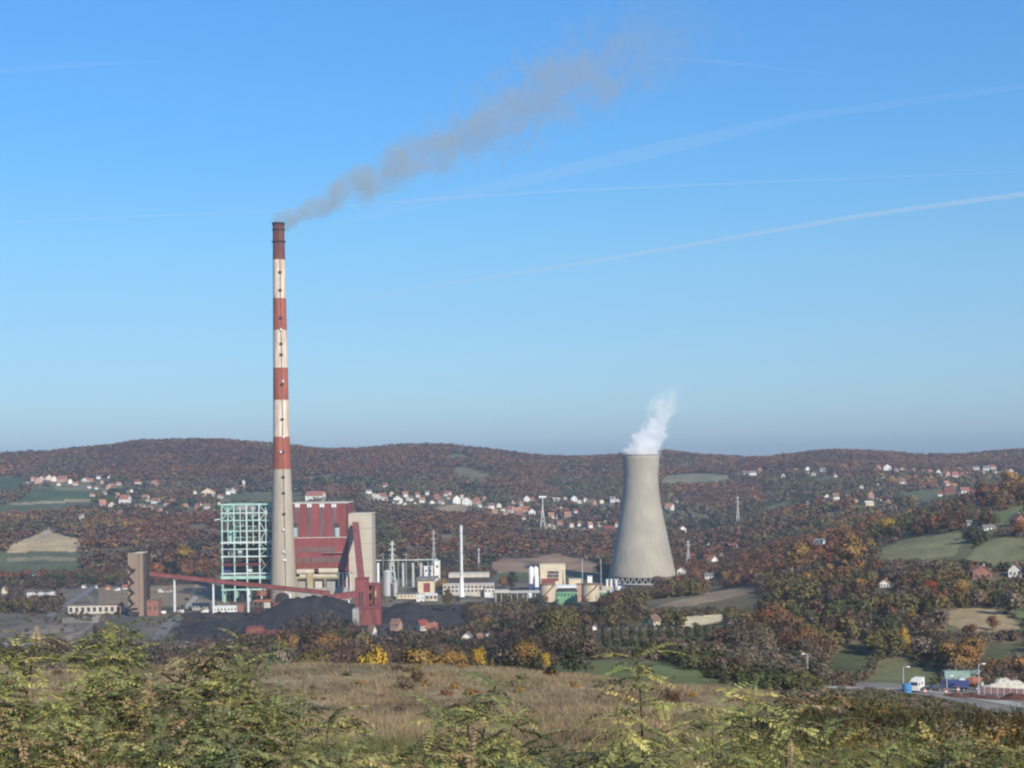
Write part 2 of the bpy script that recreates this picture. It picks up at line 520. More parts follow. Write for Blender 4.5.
gm = np.clip(vnoise(XX / 45, YY / 45, 51) + .2, 0, 1)[..., None]
col = np.where(hill[..., None], np.array((.135, .115, .075)) * (1 - gm) + np.array((.11, .115, .055)) * gm, col) * (1 + .15 * nz)
near = YY < 285
straw = np.array((.27, .21, .12)) * (1 + .3 * vnoise(XX / 9, YY / 14, 31)[..., None]) * (1 + .18 * vnoise(XX / 2.5, YY / 4, 32)[..., None])
g_ = np.clip(vnoise(XX / 22, YY / 30, 33) * 1.6 - .35, 0, .75)[..., None]
straw = straw * (1 - g_) + np.array((.16, .145, .075)) * g_
right = np.clip((PX - 760) / 120, 0, 1)[..., None]
straw = straw * (1 - .6 * right) + np.array((.115, .095, .06)) * .6 * right
w = np.clip((300 - YY) / 40, 0, 1)[..., None]
col = col * (1 - w) + straw * w
for poly, c, d0, d1 in FIELDS:
    mk = inpoly(PX + 2.0 * vnoise(XX / 20, YY / 20, 8) + vnoise(XX / 6, YY / 6, 7), PY + .8 * vnoise(XX / 18, YY / 18, 9), poly) & (YY > d0) & (YY < d1)
    col[mk] = np.array(c) * (1 + .16 * vnoise(XX[mk] / 25, YY[mk] / 40, 12)[:, None] + 0.035 * np.sin(XX[mk] * .9 + YY[mk] * .22 + 2 * vnoise(XX[mk] / 30, YY[mk] / 30, 14))[:, None] + .08 * vnoise(XX[mk] / 4, YY[mk] / 9, 13)[:, None])
tr = plain & (np.abs(np.sin((XX * .35 + YY * .1 + 6 * vnoise(XX / 60, YY / 60, 71)) * .09)) < .06)
col[tr] *= 1.45
far = YY > 4000
col[far] = (.07, .07, .06)
idx = np.arange(XX.size).reshape(XX.shape)
faces = np.stack([idx[:-1, :-1], idx[:-1, 1:], idx[1:, 1:], idx[1:, :-1]], -1).reshape(-1, 4)
me = np_mesh('terrain', np.stack([XX, YY, ZZ], -1).reshape(-1, 3), faces, col.reshape(-1, 3), smooth=True)
tag(link('terrain', me, M['ground']), kind='structure')


def drape(name, line, width, m, lift=.06, step=4.0):
    """a road: a strip laid on the terrain along ground points"""
    V, Fc = [], []
    P = []
    for a, b in zip(line[:-1], line[1:]):
        k = max(1, int((b - a).length / step))
        P += [a.lerp(b, i / k) for i in range(k)]
    P.append(line[-1])
    nx = 5
    for i, p in enumerate(P):
        q = P[min(i + 1, len(P) - 1)] - P[max(i - 1, 0)]
        s = Vector((q.y, -q.x, 0)).normalized()
        for j in range(nx):
            v = p + s * width * (j / (nx - 1) - .5)
            V.append((v.x, v.y, 0))
    V = np.array(V)
    V[:, 2] = gz(V[:, 0], V[:, 1]) + lift
    for i in range(len(P) - 1):
        for j in range(nx - 1):
            a = i * nx + j
            Fc.append((a, a + nx, a + nx + 1, a + 1))
    o = link(name, np_mesh(name, V, np.array(Fc), smooth=True), m)
    return tag(o, kind='structure')


drape('road', [hit(157, 640, 800), hit(166, 628, 800), hit(175, 619.5, 800)], 7.5, M['asphalt'], .12)
drape('road', [hit(50, 617, 800), hit(70, 603, 900), hit(92, 588.5, 900), hit(96, 584, 900)], 6.5, M['asphalt'], .12)
drape('road', [hit(184, 611, 800), hit(197, 596, 900)], 5, M['gravel'], .12)
drape('road', [hit(812, 686, 300), hit(850, 688, 300), hit(900, 690, 300), hit(960, 695, 300), hit(1045, 709, 300)], 10, M['gravel'], .12)
drape('path', [hit(37, 541, 1450), hit(47, 533, 1450), hit(53, 523, 1450)], 5, M['gravel'], .3)

# ------------------------------------------------------------------ plant helpers
GP = -107.0      # the plain


def rect(x0, y0, x1, y1, d):
    xm, ym = (x0 + x1) / 2, (y0 + y1) / 2
    return world(x0, ym, d).x, world(x1, ym, d).x, world(xm, y1, d).z, world(xm, y0, d).z


def pbox(name, m, x0, y0, x1, y1, d, depth, parent, z0=None):
    """a box whose front face fills a rectangle of the view at depth d"""
    a, b, zl, zh = rect(x0, y0, x1, y1, d)
    if z0 is not None: zl = z0 - (6 if z0 == GP else 0)
    q = MB(); q.box(a, b, d, d + depth, zl, zh)
    o = q.build(name, m, parent)
    if parent is not None: o.location = -Vector(parent.location)
    return o


def root(name, px, d, label, cat, group=None, z=GP):
    return empty(name, (world(px, 500, d).x, d, z), label, cat, group)


def put(q, name, m, r):
    """builds MB geometry given in world coordinates as a part of r"""
    o = q.build(name, m, r)
    o.location = -Vector(r.location)
    return o


def sub(o, q, name, m):
    """sub-part in world coordinates under part o (whose own origin is the world origin)"""
    return q.build(name, m, o)


# ------------------------------------------------------------------ smokestack
D = 1190.0
base = world(283.6, 592, D); top = world(278.3, 221, D)
cx, cy = base.x * (D + 11) / D, D + 11
PXM = D / F
r_ = root('smokestack', 283, D, 'giant smokestack with red and white bands and a grey concrete foot', 'chimney')
r_.location = (cx, cy, GP)


def zpy(py): return world(280, py, D).z


ring = [(592 + 6, 13.4), (585, 12.9), (540, 11.3), (500, 10.0), (469, 9.0), (437, 8.3), (400, 7.75), (330, 6.9), (280, 6.3), (221, 5.8)]
ry = np.array([a for a, b in ring][::-1]); rr = np.array([b for a, b in ring][::-1])


def rad(py): return float(np.interp(py, ry, rr)) * PXM


q = MB()
q.lathe([(rad(600), GP)] + [(rad(y), zpy(y)) for y in (585, 560, 530, 500, 469.2)], 40, (cx, cy, 0))
put(q, 'shaft', M['concrete'], r_)
for y1, y0, mt in ((469.2, 436.5, 'bandred'), (436.5, 399.5, 'bandwhite'), (399.5, 367, 'bandred'), (367, 329, 'bandwhite'), (329, 297, 'bandred'), (297, 258, 'bandwhite'), (258, 221.5, 'bandsoot')):
    q = MB()
    q.lathe([(rad(y1), zpy(y1)), (rad((y0 + y1) / 2), zpy((y0 + y1) / 2)), (rad(y0), zpy(y0))], 40, (cx, cy, 0))
    if y0 == 221.5:
        q.lathe([(rad(y0), zpy(y0)), (rad(y0) - .5, zpy(y0)), (rad(y0) - .5, zpy(y0) - 20)], 40, (cx, cy, 0))
    put(q, 'painted_band', M[mt], r_)
for y, e, h in ((222.5, .45, 1.6), (228, .7, .5), (240, .95, .6)):
    q = MB()
    R0 = rad(y)
    q.lathe([(R0, zpy(y)), (R0 + e, zpy(y)), (R0 + e, zpy(y) + h), (R0, zpy(y) + h)], 40, (cx, cy, 0))
    put(q, 'platform', M['darksteel'], r_)
la = R(-72)     # the ladder runs up the face turned to the viewer, a little right of the middle


def on_shaft(py, ang, off): return Vector((cx + (rad(py) + off) * math.cos(ang), cy + (rad(py) + off) * math.sin(ang), zpy(py)))


q = MB()
ys = np.linspace(588, 224, 30)
for a, b in zip(ys[:-1], ys[1:]):
    q.bar(on_shaft(a, la, .3), on_shaft(b, la, .3), .5, .5)
put(q, 'ladder', M['ladder'], r_)
for y in (561, 515, 494, 478, 453, 420, 385, 355, 344, 318, 290, 272):
    q = MB(); p = on_shaft(y, la - .04, .6)
    q.box(p.x - 1.1, p.x + 1.1, p.y - .6, p.y + .8, p.z, p.z + 1.5)
    put(q, 'landing', M['darksteel' if y < 500 or y == 515 else 'whitesteel'], r_)
for y, k in ((330, -.05), (382, .1), (453, -.25), (553, -.1), (531, -.1), (438, .05)):
    q = MB(); p = on_shaft(y, la + k, 1.0)
    q.tube((p.x, p.y, p.z), (p.x, p.y, p.z + 1.7), .8)
    put(q, 'warning_lamp', M['whitesteel'], r_)
q = MB()
am = R(-88)
nA = 12
for i in range(nA):      # arched flue opening at the foot, bent to the shaft
    t0, t1 = -1 + 2 * i / nA, -1 + 2 * (i + 1) / nA
    vs = []
    for t in (t0, t1):
        a = am + .62 * t
        for z in (GP + .5, GP + 2 + 6.5 * math.sqrt(max(0, 1 - t * t))):
            rr_ = rad(597) + .12
            vs.append((cx + rr_ * math.cos(a), cy + rr_ * math.sin(a), z))
    q.add(vs, [(0, 2, 3, 1)])
put(q, 'flue_opening', M['darksteel'], r_)

# ------------------------------------------------------------------ cooling tower
DC = 1395.0
mC = DC / F
cc = world(642.4, 580, DC)
ccx, ccy = cc.x * (DC + 30) / DC, DC + 30


def zc(py): return world(642.4, py, DC).z


prof = [(578, 34.0), (565, 31.6), (555, 29.5), (544, 27.3), (533, 25.2), (523, 23.2), (512, 21.2), (502, 19.5), (492, 18.3), (482, 17.7), (474, 17.6), (466, 18.2), (458, 18.9), (455, 19.3)]
sc_ = (DC + 30) / DC * .985


def tower_mat():
    m, nt, b = newmat('ribbed_tower_concrete')
    L = nt.links.new
    tc = N(nt, 'ShaderNodeTexCoord')
    sp = N(nt, 'ShaderNodeSeparateXYZ'); L(tc.outputs['Object'], sp.inputs[0])
    at = N(nt, 'ShaderNodeMath', operation='ARCTAN2'); L(sp.outputs['Y'], at.inputs[0]); L(sp.outputs['X'], at.inputs[1])
    ml = N(nt, 'ShaderNodeMath', operation='MULTIPLY'); L(at.outputs[0], ml.inputs[0]); ml.inputs[1].default_value = 96
    sn = N(nt, 'ShaderNodeMath', operation='SINE'); L(ml.outputs[0], sn.inputs[0])
    cb = N(nt, 'ShaderNodeCombineXYZ')
    a2 = N(nt, 'ShaderNodeMath', operation='MULTIPLY'); L(at.outputs[0], a2.inputs[0]); a2.inputs[1].default_value = 22
    z2 = N(nt, 'ShaderNodeMath', operation='MULTIPLY'); L(sp.outputs['Z'], z2.inputs[0]); z2.inputs[1].default_value = .035
    L(a2.outputs[0], cb.inputs[0]); L(z2.outputs[0], cb.inputs[2])
    n1 = N(nt, 'ShaderNodeTexNoise', Scale=1.6, Detail=6.0, Roughness=.7); L(cb.outputs[0], n1.inputs['Vector'])
    n2 = N(nt, 'ShaderNodeTexNoise', Scale=.05, Detail=5.0); L(tc.outputs['Object'], n2.inputs['Vector'])
    zz = N(nt, 'ShaderNodeMath', operation='MULTIPLY'); L(sp.outputs['Z'], zz.inputs[0]); zz.inputs[1].default_value = 3.2
    s2 = N(nt, 'ShaderNodeMath', operation='SINE'); L(zz.outputs[0], s2.inputs[0])

    def scale(o, k, c):
        x = N(nt, 'ShaderNodeMath', operation='MULTIPLY_ADD'); L(o, x.inputs[0]); x.inputs[1].default_value = k; x.inputs[2].default_value = c
        return x.outputs[0]

    def add(p, q_):
        x = N(nt, 'ShaderNodeMath', operation='ADD'); L(p, x.inputs[0]); L(q_, x.inputs[1])
        return x.outputs[0]
    v = add(add(scale(sn.outputs[0], .07, .3), scale(n1.outputs['Fac'], 1.3, -.65)), add(scale(n2.outputs['Fac'], .7, -.12), scale(s2.outputs[0], .05, 0)))
    rp = N(nt, 'ShaderNodeValToRGB')
    e = rp.color_ramp.elements
    e[0].position, e[0].color = .05, (.19, .172, .145, 1)
    e[1].position, e[1].color = .85, (.40, .362, .298, 1)
    L(v, rp.inputs[0]); L(rp.outputs[0], b.inputs['Base Color'])
    return m


GT = GP - 6
rc = empty('cooling_tower', (ccx, ccy, GT), 'wide concrete cooling tower giving off white steam', 'cooling tower')
q = MB()
outer = [(r * mC * sc_, zc(y) - GT) for y, r in prof]
inner = [(a - .7, z) for a, z in outer[::-1]]
q.lathe(outer + inner, 96)
q.build('shell', tower_mat(), rc)
q = MB()
rt, zt = outer[-1]
q.lathe([(rt - .2, zt - .1), (rt + .35, zt - .1), (rt + .35, zt + .6), (rt - 1.4, zt + .8), (rt - 1.4, zt - .1)], 96)
q.build('rim_walkway', M['greyconc'], rc)
rb, zb = outer[0]
q = MB()
q.lathe([(rb - .9, zb - .4), (rb + .25, zb - .4), (rb + .25, zb + .9)], 96)
q.build('ring_beam', M['greyconc'], rc)
q = MB()
q.lathe([(rb + 3.2, .05), (rb + 3.2, 1.3), (rb + 2.7, 1.3), (rb + 2.7, .4), (rb - 5, .4)], 96)
q.build('basin_wall', M['greyconc'], rc)
nV = 36
for i in range(nV):
    t = 2 * math.pi * (i + .5) / nV
    q = MB()
    for s in (-1, 1):
        a = t + s * math.pi / nV * .92
        q.bar((math.cos(t) * (rb + 1.8), math.sin(t) * (rb + 1.8), 0), (math.cos(a) * (rb - .3), math.sin(a) * (rb - .3), zb), .7)
    q.build('column', M['greyconc'], rc)
q = MB()
q.lathe([(rb - 8, 0), (rb - 8, zb + 2)], 64)
q.build('cooling_fill', M['darksteel'], rc)

# ------------------------------------------------------------------ green open steel frame
DS = 1210.0
rs = root('unfinished_building', 246, DS, 'open mint-green steel frame of an unfinished boiler house', 'building')
cols = [221.7, 233.8, 246.4, 259.0, 272.0]
thin = [227.7, 240.0, 252.8, 265.5]
rows = [(0, 3), (17, 3), (36, 3)]
for dy, _ in rows:
    for i, cxp in enumerate(cols):
        q = MB()
        a = world(cxp, 504, DS); b = world(cxp, 603, DS)
        wd = 1.0 if dy == 0 else .6
        q.box(a.x - wd / 2, a.x + wd / 2, DS + dy - .5, DS + dy + .5, GP, a.z)
        put(q, 'column', M['darkmint' if dy else 'mint' if i in (0, 1, 4) else 'palesteel'], rs)
for cxp in thin:
    q = MB(); a = world(cxp, 507, DS); b = world(cxp, 545, DS)
    q.box(a.x - .3, a.x + .3, DS - .2, DS + .4, b.z, a.z)
    put(q, 'mullion', M['palesteel'], rs)
levels = [(504.5, 1.3, 'mint'), (513, .8, 'palesteel'), (520.5, .8, 'mint'), (531, .9, 'mint'), (542.5, 1.4, 'palesteel'), (549, .6, 'palesteel'), (556.5, .9, 'palesteel'), (564, .8, 'cladding2'), (573.5, 1.0, 'palesteel'), (577.5, 2.2, 'mint'), (589.5, 1.2, 'mint')]
xl, xr = world(220.8, 540, DS).x, world(273, 540, DS).x
for y, h, mt in levels:
    z = world(246, y, DS).z
    for dy, _ in rows:
        q = MB()
        q.box(xl, xr, DS + dy - .62, DS + dy + .62, z - h / 2, z + h / 2)
        put(q, 'beam', M[mt if dy == 0 else 'darkmint'], rs)
    for cxp in cols[::2]:
        q = MB(); x = world(cxp, y, DS).x
        q.box(x - .35, x + .35, DS + .7, DS + 35.3, z - h * .4, z + h * .4)
        put(q, 'cross_beam', M[mt], rs)


def xbrace(x0, y0, x1, y1, dy, mt, w=.5):
    q = MB()
    a0, a1 = world(x0, y0, DS), world(x1, y1, DS); b0, b1 = world(x1, y0, DS), world(x0, y1, DS)
    off = Vector((0, dy - .1, 0))
    q.bar(a0 + off, a1 + off, w); q.bar(b0 + off + Vector((0, .55, 0)), b1 + off + Vector((0, .55, 0)), w)
    put(q, 'brace', M['darkmint' if dy > 1 else mt], rs)


for y0, y1 in ((504.5, 520.5), (520.5, 542.5)):
    xbrace(259, y0, 272, y1, -.4, 'palesteel')
xbrace(221.7, 504.5, 233.8, 520.5, -.4, 'mint'); xbrace(259, 542.5, 272, 556.5, 0, 'mint', .4); xbrace(259, 556.5, 272, 573.5, 0, 'mint', .4)
for dy in (17, 36):
    for (x0, x1) in ((221.7, 233.8), (246.4, 259), (259, 272)):
        for y0, y1 in ((504.5, 531), (542.5, 573.5)):
            xbrace(x0, y0, x1, y1, dy, 'mint', .45)
# what fills the frame: sheet panel, floors, boilers and fans still in place
pbox('sheet_panel', M['mint'], 229.3, 531.6, 234.8, 543, DS + 4, 8, rs)
pbox('hopper', M['darkwall'], 229.5, 525.5, 233.2, 529.5, DS + 3.5, 6, rs)
for x0, y0, x1, y1, mt, dy in ((223, 559, 232, 563.5, 'darksteel', 8), (235, 559.5, 245.5, 563.5, 'darksteel', 10), (248, 559, 258, 563.5, 'darksteel', 8), (260, 557, 271, 563.5, 'darksteel', 9),
                           (223, 566, 232.5, 572.5, 'navy', 6), (236, 567, 245, 572.5, 'darksteel', 9), (248, 567, 258, 572.5, 'darkwall', 9), (260, 566, 271, 572.5, 'navy', 7),
                           (236, 522.5, 245, 530, 'greyconc', 20), (248, 521.5, 258, 530, 'darkwall', 22), (261, 533, 271, 541.5, 'darkwall', 24), (223, 533, 228, 541.5, 'darkwall', 24),
                           (236, 545, 245, 555, 'louvre', 20), (248, 544.5, 258, 555, 'greyconc', 24), (223, 545, 232, 558, 'darkwall', 18), (260, 545, 271, 555.5, 'darkwall', 20),
                           (236, 506, 270, 511, 'greyconc', 28), (224, 507, 232, 512, 'darkmint', 26), (248, 514, 257, 519, 'darkmint', 24), (261, 522, 270, 529, 'louvre', 26), (235, 533.5, 240, 541.5, 'darkwall', 22), (249, 533.5, 257, 541, 'louvre', 22),
                           (223, 579, 232, 588, 'darksteel', 10), (235, 580, 246, 588.5, 'darkwall', 14), (248, 579.5, 258, 588.5, 'darksteel', 9), (260, 580, 271, 588.5, 'darkmint', 12), (248, 565.5, 252, 572, 'palesteel', 5), (238, 550, 242, 555, 'palesteel', 6)):
    pbox('machinery', M[mt], x0, y0, x1, y1, DS + dy, 7, rs)
fr = random.Random(8)
for y0, y1 in ((514, 520), (521.5, 530.5), (532, 542), (543.5, 556), (557, 563.5), (566, 573)):
    for x0, x1 in ((222.5, 233), (234.5, 245.5), (247, 258), (259.5, 271)):
        for _ in range(2):
            w_ = fr.uniform(1.5, 5); h_ = fr.uniform(.35, .8) * (y1 - y0); xx = fr.uniform(x0, x1 - w_)
            pbox('machinery', M[fr.choice(('darksteel', 'darkwall', 'louvre', 'darkmint', 'greyconc', 'darkmint'))], xx, y1 - h_, xx + w_, y1, DS + fr.uniform(5, 32), 3, rs)
for y in (510, 526, 537, 549.5, 560, 569):
    pbox('pipe_run', M[fr.choice(('darkmint', 'louvre', 'mint'))], 222 + fr.uniform(0, 12), y, 271 - fr.uniform(0, 14), y + .7, DS + fr.uniform(4, 14), .8, rs)
pbox('floor_slab', M['cladding2'], 222, 564.8, 272, 566, DS + .8, 34, rs)
pbox('floor_slab', M['palesteel'], 220.5, 576.2, 273, 577.2, DS + .8, 36, rs)
pbox('floor_slab', M['greyconc'], 222, 543.2, 272, 544, DS + 1, 34, rs)
for i, x in enumerate((224, 229, 236, 241, 249, 254, 261, 267)):
    pbox('machine_foot', M['darksteel' if i % 2 else 'mint'], x, 591, x + (3.2 if i % 2 else 1.4), 604, DS + 4 + 5 * (i % 3), 4, rs, z0=GP)
q = MB(); a = world(220.5, 519, DS); b = world(214.5, 520, DS)
q.bar(a, b, .8); put(q, 'pipe_stub', M['palesteel'], rs)

# ------------------------------------------------------------------ red boiler house
DB = 1235.0
rbh = root('boiler_house', 320, DB, 'tall red sheet-clad boiler house right of the smokestack', 'building')
pbox('wall', M['cladding'], 289, 503.3, 347.8, 571.5, DB, 46, rbh)
pbox('wall', M['darkwall'], 290, 571.7, 347.5, 592, DB + 8, 34, rbh, z0=GP)
for x in (297.3, 309.2, 321.8, 333.8):
    pbox('recess_panel', M['louvre'], x - 2, 506, x + 2, 537, DB - .25, .6, rbh)
    pbox('roof_vent', M['whitesteel'], x - 2.2, 503.9, x - .3, 507.3, DB - .8, 1.5, rbh)
    pbox('roof_vent', M['whitesteel'], x + .3, 503.9, x + 2.2, 507.3, DB - .8, 1.5, rbh)
pbox('trim', M['pale'], 289, 502.8, 348, 503.6, DB - .3, 46.6, rbh)
pbox('trim', M['pale'], 293, 537.2, 347.9, 538, DB - .3, .5, rbh)
for x in (295.2, 337.3):
    w_ = pbox('window', M['lattice'], x - 2, 527.5, x + 2.1, 537, DB - .6, .6, rbh)
    a, b, zl, zh = rect(x - 1.6, 530, x + 1.7, 536.5, DB)
    q = MB(); q.box(a, b, DB - .8, DB - .62, zl, zh)
    sub(w_, q, 'pane', mat('sky_pane', (.35, .46, .5), rough=.25, amt=.2))
    a, b, zl, zh = rect(x - 1.9, 523, x + 2, 527.3, DB)
    q = MB(); q.box(a, b, DB - 1.2, DB - .28, zl, zh); sub(w_, q, 'hood', M['darkwall'])
pbox('louvre_band', M['louvre'], 298, 547, 335.5, 552, DB - .25, .5, rbh)
pbox('louvre_band', M['louvre'], 296, 557.5, 347.6, 562.3, DB - .25, .5, rbh)
pbox('louvre_band', M['maroon'], 296, 562.4, 335, 568, DB - .2, .4, rbh)
for y in (512.5, 521, 530, 543.5, 555):
    pbox('seam', M['maroon'], 289, y, 347.7, y + .35, DB - .1, .09, rbh)
for x0, x1, y in ((300, 318, 569.3), (322, 346, 553.6)):
    pbox('walkway', M['darksteel'], x0, y, x1, y + .5, DB - 1.2, 1.1, rbh)
    pbox('handrail', M['lattice'], x0, y - 1.1, x1, y - .9, DB - 1.2, .1, rbh)
pbox('drain_pipe', M['darkwall'], 346.9, 504, 347.7, 571, DB - .5, .45, rbh)

# ducts and machinery on the open floor below the boiler house
def cyl_thing(name, label, cat, parts, px, d, group=None):
    rr2 = root(name, px, d, label, cat, group)
    for nm, mt, a, b, r0, r1 in parts:
        q = MB(); q.tube(a, b, r0, r1, 20); put(q, nm, M[mt], rr2)
    return rr2


dd = DB - 14
rd = root('flue_duct', 312, dd, 'long cream flue ducts on a yellow stand below the red boiler house', 'duct')
for x0, x1, y in ((297, 314, 572), (319, 338, 571), (300, 337, 577)):
    a, b = world(x0, y, dd), world(x1, y, dd)
    q = MB(); q.tube(a, b, 2.3, None, 16); put(q, 'pipe', M['duct'], rd)
pbox('deck', M['yellow'], 296, 576.6, 339, 578.4, dd - 2.5, 9, rd)
for x in (297, 307.5, 312.5, 325, 338):
    pbox('post', M['yellow'], x - .5, 578.4, x + .5, 592, dd - 2, 1, rd, z0=GP)
pbox('fan_housing', M['yellow'], 307, 572.5, 313, 588, dd - 3.5, 4, rd)
for x0, x1, mt in ((298, 305.5, 'greyconc'), (315, 322, 'pale'), (326.5, 335, 'greyconc')):
    pbox('machine_casing', M[mt], x0, 581.5, x1, 588, dd - 1, 6, rd)
pbox('base_slab', M['greyconc'], 296, 588.2, 348, 590, dd - 5, 18, rd, z0=GP)
rd = root('transformer_bay', 342, dd, 'grey concrete bay with pale posts under the red boiler house corner', 'bay')
for x in (339, 343, 347, 350.5):
    pbox('post', M['palesteel'], x - .5, 574, x + .5, 592, dd - 1, 1.2, rd, z0=GP)
pbox('back_panel', M['cladding2'], 340, 577, 350, 588, dd + 6, 1, rd)
pbox('top_beam', M['greyconc'], 338.5, 573, 351.5, 574, dd - 1.2, 8, rd)

# concrete block beside it
rk = root('bunker_tower', 360, DB, 'windowless beige concrete tower behind the steep red conveyor', 'tower')
pbox('wall', M['concrete2'], 348.8, 514.2, 372.2, 582, DB + 6, 30, rk, z0=GP)
pbox('parapet', M['pale'], 348.6, 513.4, 372.4, 514.6, DB + 5.7, 30.6, rk)
for y in (528, 543, 558, 572):
    pbox('joint_band', M['greyconc'], 348.8, y, 372.2, y + .5, DB + 5.85, .2, rk)


# conveyors
def gallery(name, label, a, b, w, h, mt, posts=(), group=None, postmat='whitesteel', roof='maroon'):
    """a covered conveyor bridge from a to b (centre line), > gallery, roof, posts"""
    r0 = empty(name, (a.x, a.y, GP), label, 'conveyor', group)
    q = MB(); q.bar(a, b, w, h); put(q, 'gallery', M[mt], r0)
    up = Vector((0, 0, h / 2 + .15))
    q = MB(); q.bar(a + up, b + up, w + .6, .35); put(q, 'roof', M[roof], r0)
    dn = Vector((0, -w / 2 - .05, -h * .38))
    q = MB(); q.bar(a + dn, b + dn, .12, h * .2); put(q, 'skirt', M['darkwall'], r0)
    for t in posts:
        p = a.lerp(b, t)
        q = MB()
        q.tube((p.x - .25, p.y - w * .3, g1(p.x, p.y) - .5), (p.x - .1, p.y - w * .3, p.z - h / 2 + .1), .38, .34, 8)
        q.tube((p.x + .25, p.y + w * .3, g1(p.x, p.y) - .5), (p.x + .1, p.y + w * .3, p.z - h / 2 + .1), .38, .34, 8)
        put(q, 'post', M[postmat], r0)
    return r0


DT = 1135.0
gallery('conveyor', 'long red covered conveyor sloping down from the brown stair tower', world(146.5, 574, 1112), world(330, 593.5, 1128), 3.4, 3.0, 'cladding2', (.15, .36, .55, .78))
gallery('conveyor', 'short red conveyor rising from the coal heap to the transfer house', world(272, 606.5, 1098), world(357, 594, DT + 3), 3.6, 4.2, 'cladding2', (.9,))
gallery('conveyor', 'steep red conveyor climbing to the top of the beige concrete tower', world(361.5, 584, DT + 8), world(355.4, 525, DB + 2), 4.8, 4.6, 'cladding', (), roof='cladding2')
rt_ = root('transfer_house', 362, DT, 'tall red transfer house at the foot of the steep conveyor', 'building')
pbox('wall', M['cladding'], 355, 579, 367.6, 608, DT, 12, rt_, z0=GP)
for x in (358.5, 361.3):
    pbox('door_opening', M['darkwall'], x, 592, x + 2, 607, DT - .2, .3, rt_)
pbox('roof', M['maroon'], 354.7, 578.3, 367.9, 579.2, DT - .4, 12.8, rt_)
r2 = root('crusher_house', 374, DT + 4, 'open red crusher house with orange machinery beside the transfer house', 'building')
pbox('wall', M['cladding2'], 374.2, 585, 380.5, 607, DT + 4, 14, r2, z0=GP)
pbox('wall', M['darkwall'], 367.8, 586, 374, 607, DT + 10, 6, r2, z0=GP)
pbox('roof', M['cladding'], 367.8, 584, 381, 585.4, DT + 3.6, 15, r2)
for x, y in ((369.5, 590), (371.8, 595), (370, 600)):
    pbox('machine', M['rustpaint'], x, y, x + 2.2, y + 4, DT + 6, 3.5, r2)
pbox('machine', M['yellow'], 374.5, 591, 376.4, 597, DT + 3, .9, r2)
for x in (368.1, 372):
    pbox('post', M['rustpaint'], x, 585.4, x + .8, 607, DT + 4.5, .8, r2, z0=GP)
r2 = root('pump_house', 370, 1020, 'low red sheet-clad hall in front of the transfer house', 'building')
pbox('wall', M['cladding2'], 360, 608.5, 380.4, 622, 1020, 14, r2, z0=GP)
pbox('roof', M['cladding'], 359.6, 607.8, 380.8, 608.7, 1019.5, 15, r2)
pbox('annex', M['greyconc'], 352.5, 609, 359.8, 622, 1021, 10, r2, z0=GP)

# brown stair tower at the left end
DL = 1100.0
rl = root('stair_tower', 137, DL, 'tall brown concrete tower with a zigzag outside stair', 'tower')
pbox('wall', M['browntower'], 128.2, 553.2, 143.2, 617, DL, 13, rl, z0=GP)
pbox('shaded_side_wall', M['darkwall'], 143.25, 554.2, 146.4, 616, DL + 1, 11.5, rl, z0=GP)  # side turned from the sun; its shade is put into the dark colour
pbox('parapet', M['pale'], 134.5, 552.6, 143.6, 553.4, DL - .3, 13.6, rl)
x0s, x1s = world(128.6, 590, DL).x, world(133.4, 590, DL).x
ysz = np.linspace(614, 566, 10)
for i, (ya, yb) in enumerate(zip(ysz[:-1], ysz[1:])):
    q = MB()
    za, zb_ = world(131, ya, DL).z, world(131, yb, DL).z
    a = Vector((x0s if i % 2 else x1s, DL - 1.1, za)); b = Vector((x1s if i % 2 else x0s, DL - 1.1, zb_))
    q.bar(a, b, 1.4, .55); q.bar(a + Vector((0, -.6, 1)), b + Vector((0, -.6, 1)), .12, .5)
    q.box(b.x - .9, b.x + .9, DL - 1.9, DL, zb_ - .3, zb_ + .2)
    put(q, 'stair_flight', M['darksteel'], rl)
for x, y0, y1 in ((129.5, 612, 617), (134, 612, 615)):
    pbox('porch', M['darksteel'], x, y0, x + 4.2, y1, DL - 3, 3, rl)
for y in (569, 608):
    pbox('canopy', M['darkwall'], 131, y, 137.5 if y > 600 else 135, y + .7, DL - 2, 2, rl)
pbox('joint_band', M['darkwall'], 138.8, 554, 139.1, 612, DL - .12, .1, rl)

# coal handling machine on the heap
rx = root('coal_stacker', 262, 1075, 'orange-brown coal stacker with lattice boom standing on the coal', 'machine', z=GP)
for x in (255, 259.5, 265.5, 270):
    pbox('leg', M['rust'], x, 592, x + 1.3, 622, 1075, 1.2, rx, z0=GP)
pbox('deck', M['rustpaint'], 253.5, 600, 272, 602, 1072, 9, rx)
pbox('cabin', M['pale'], 264, 602.5, 270, 608, 1072, 5, rx)
pbox('counterweight', M['rust'], 255.5, 609.5, 261.5, 616, 1073, 6, rx)
pbox('hoist_house', M['rustpaint'], 257, 591, 266, 596, 1073, 6, rx)
q = MB()
a, b = world(253, 596, 1070), world(290, 590, 1090)
for s in (-1, 1):
    for h in (0, 2.2):
        q.bar(a + Vector((0, s, h)), b + Vector((0, s, h)), .3)
for k in range(10):
    p, p2 = a.lerp(b, k / 10), a.lerp(b, (k + 1) / 10)
    q.bar(p + Vector((0, -1, 0)), p2 + Vector((0, -1, 2.2)), .2)
put(q, 'boom', M['rust'], rx)
q = MB(); p = world(263, 586, 1074); q.bar(p, world(263, 600, 1074), .6); q.bar(p, a.lerp(b, .8) + Vector((0, 0, 2.2)), .18); put(q, 'mast', M['rust'], rx)


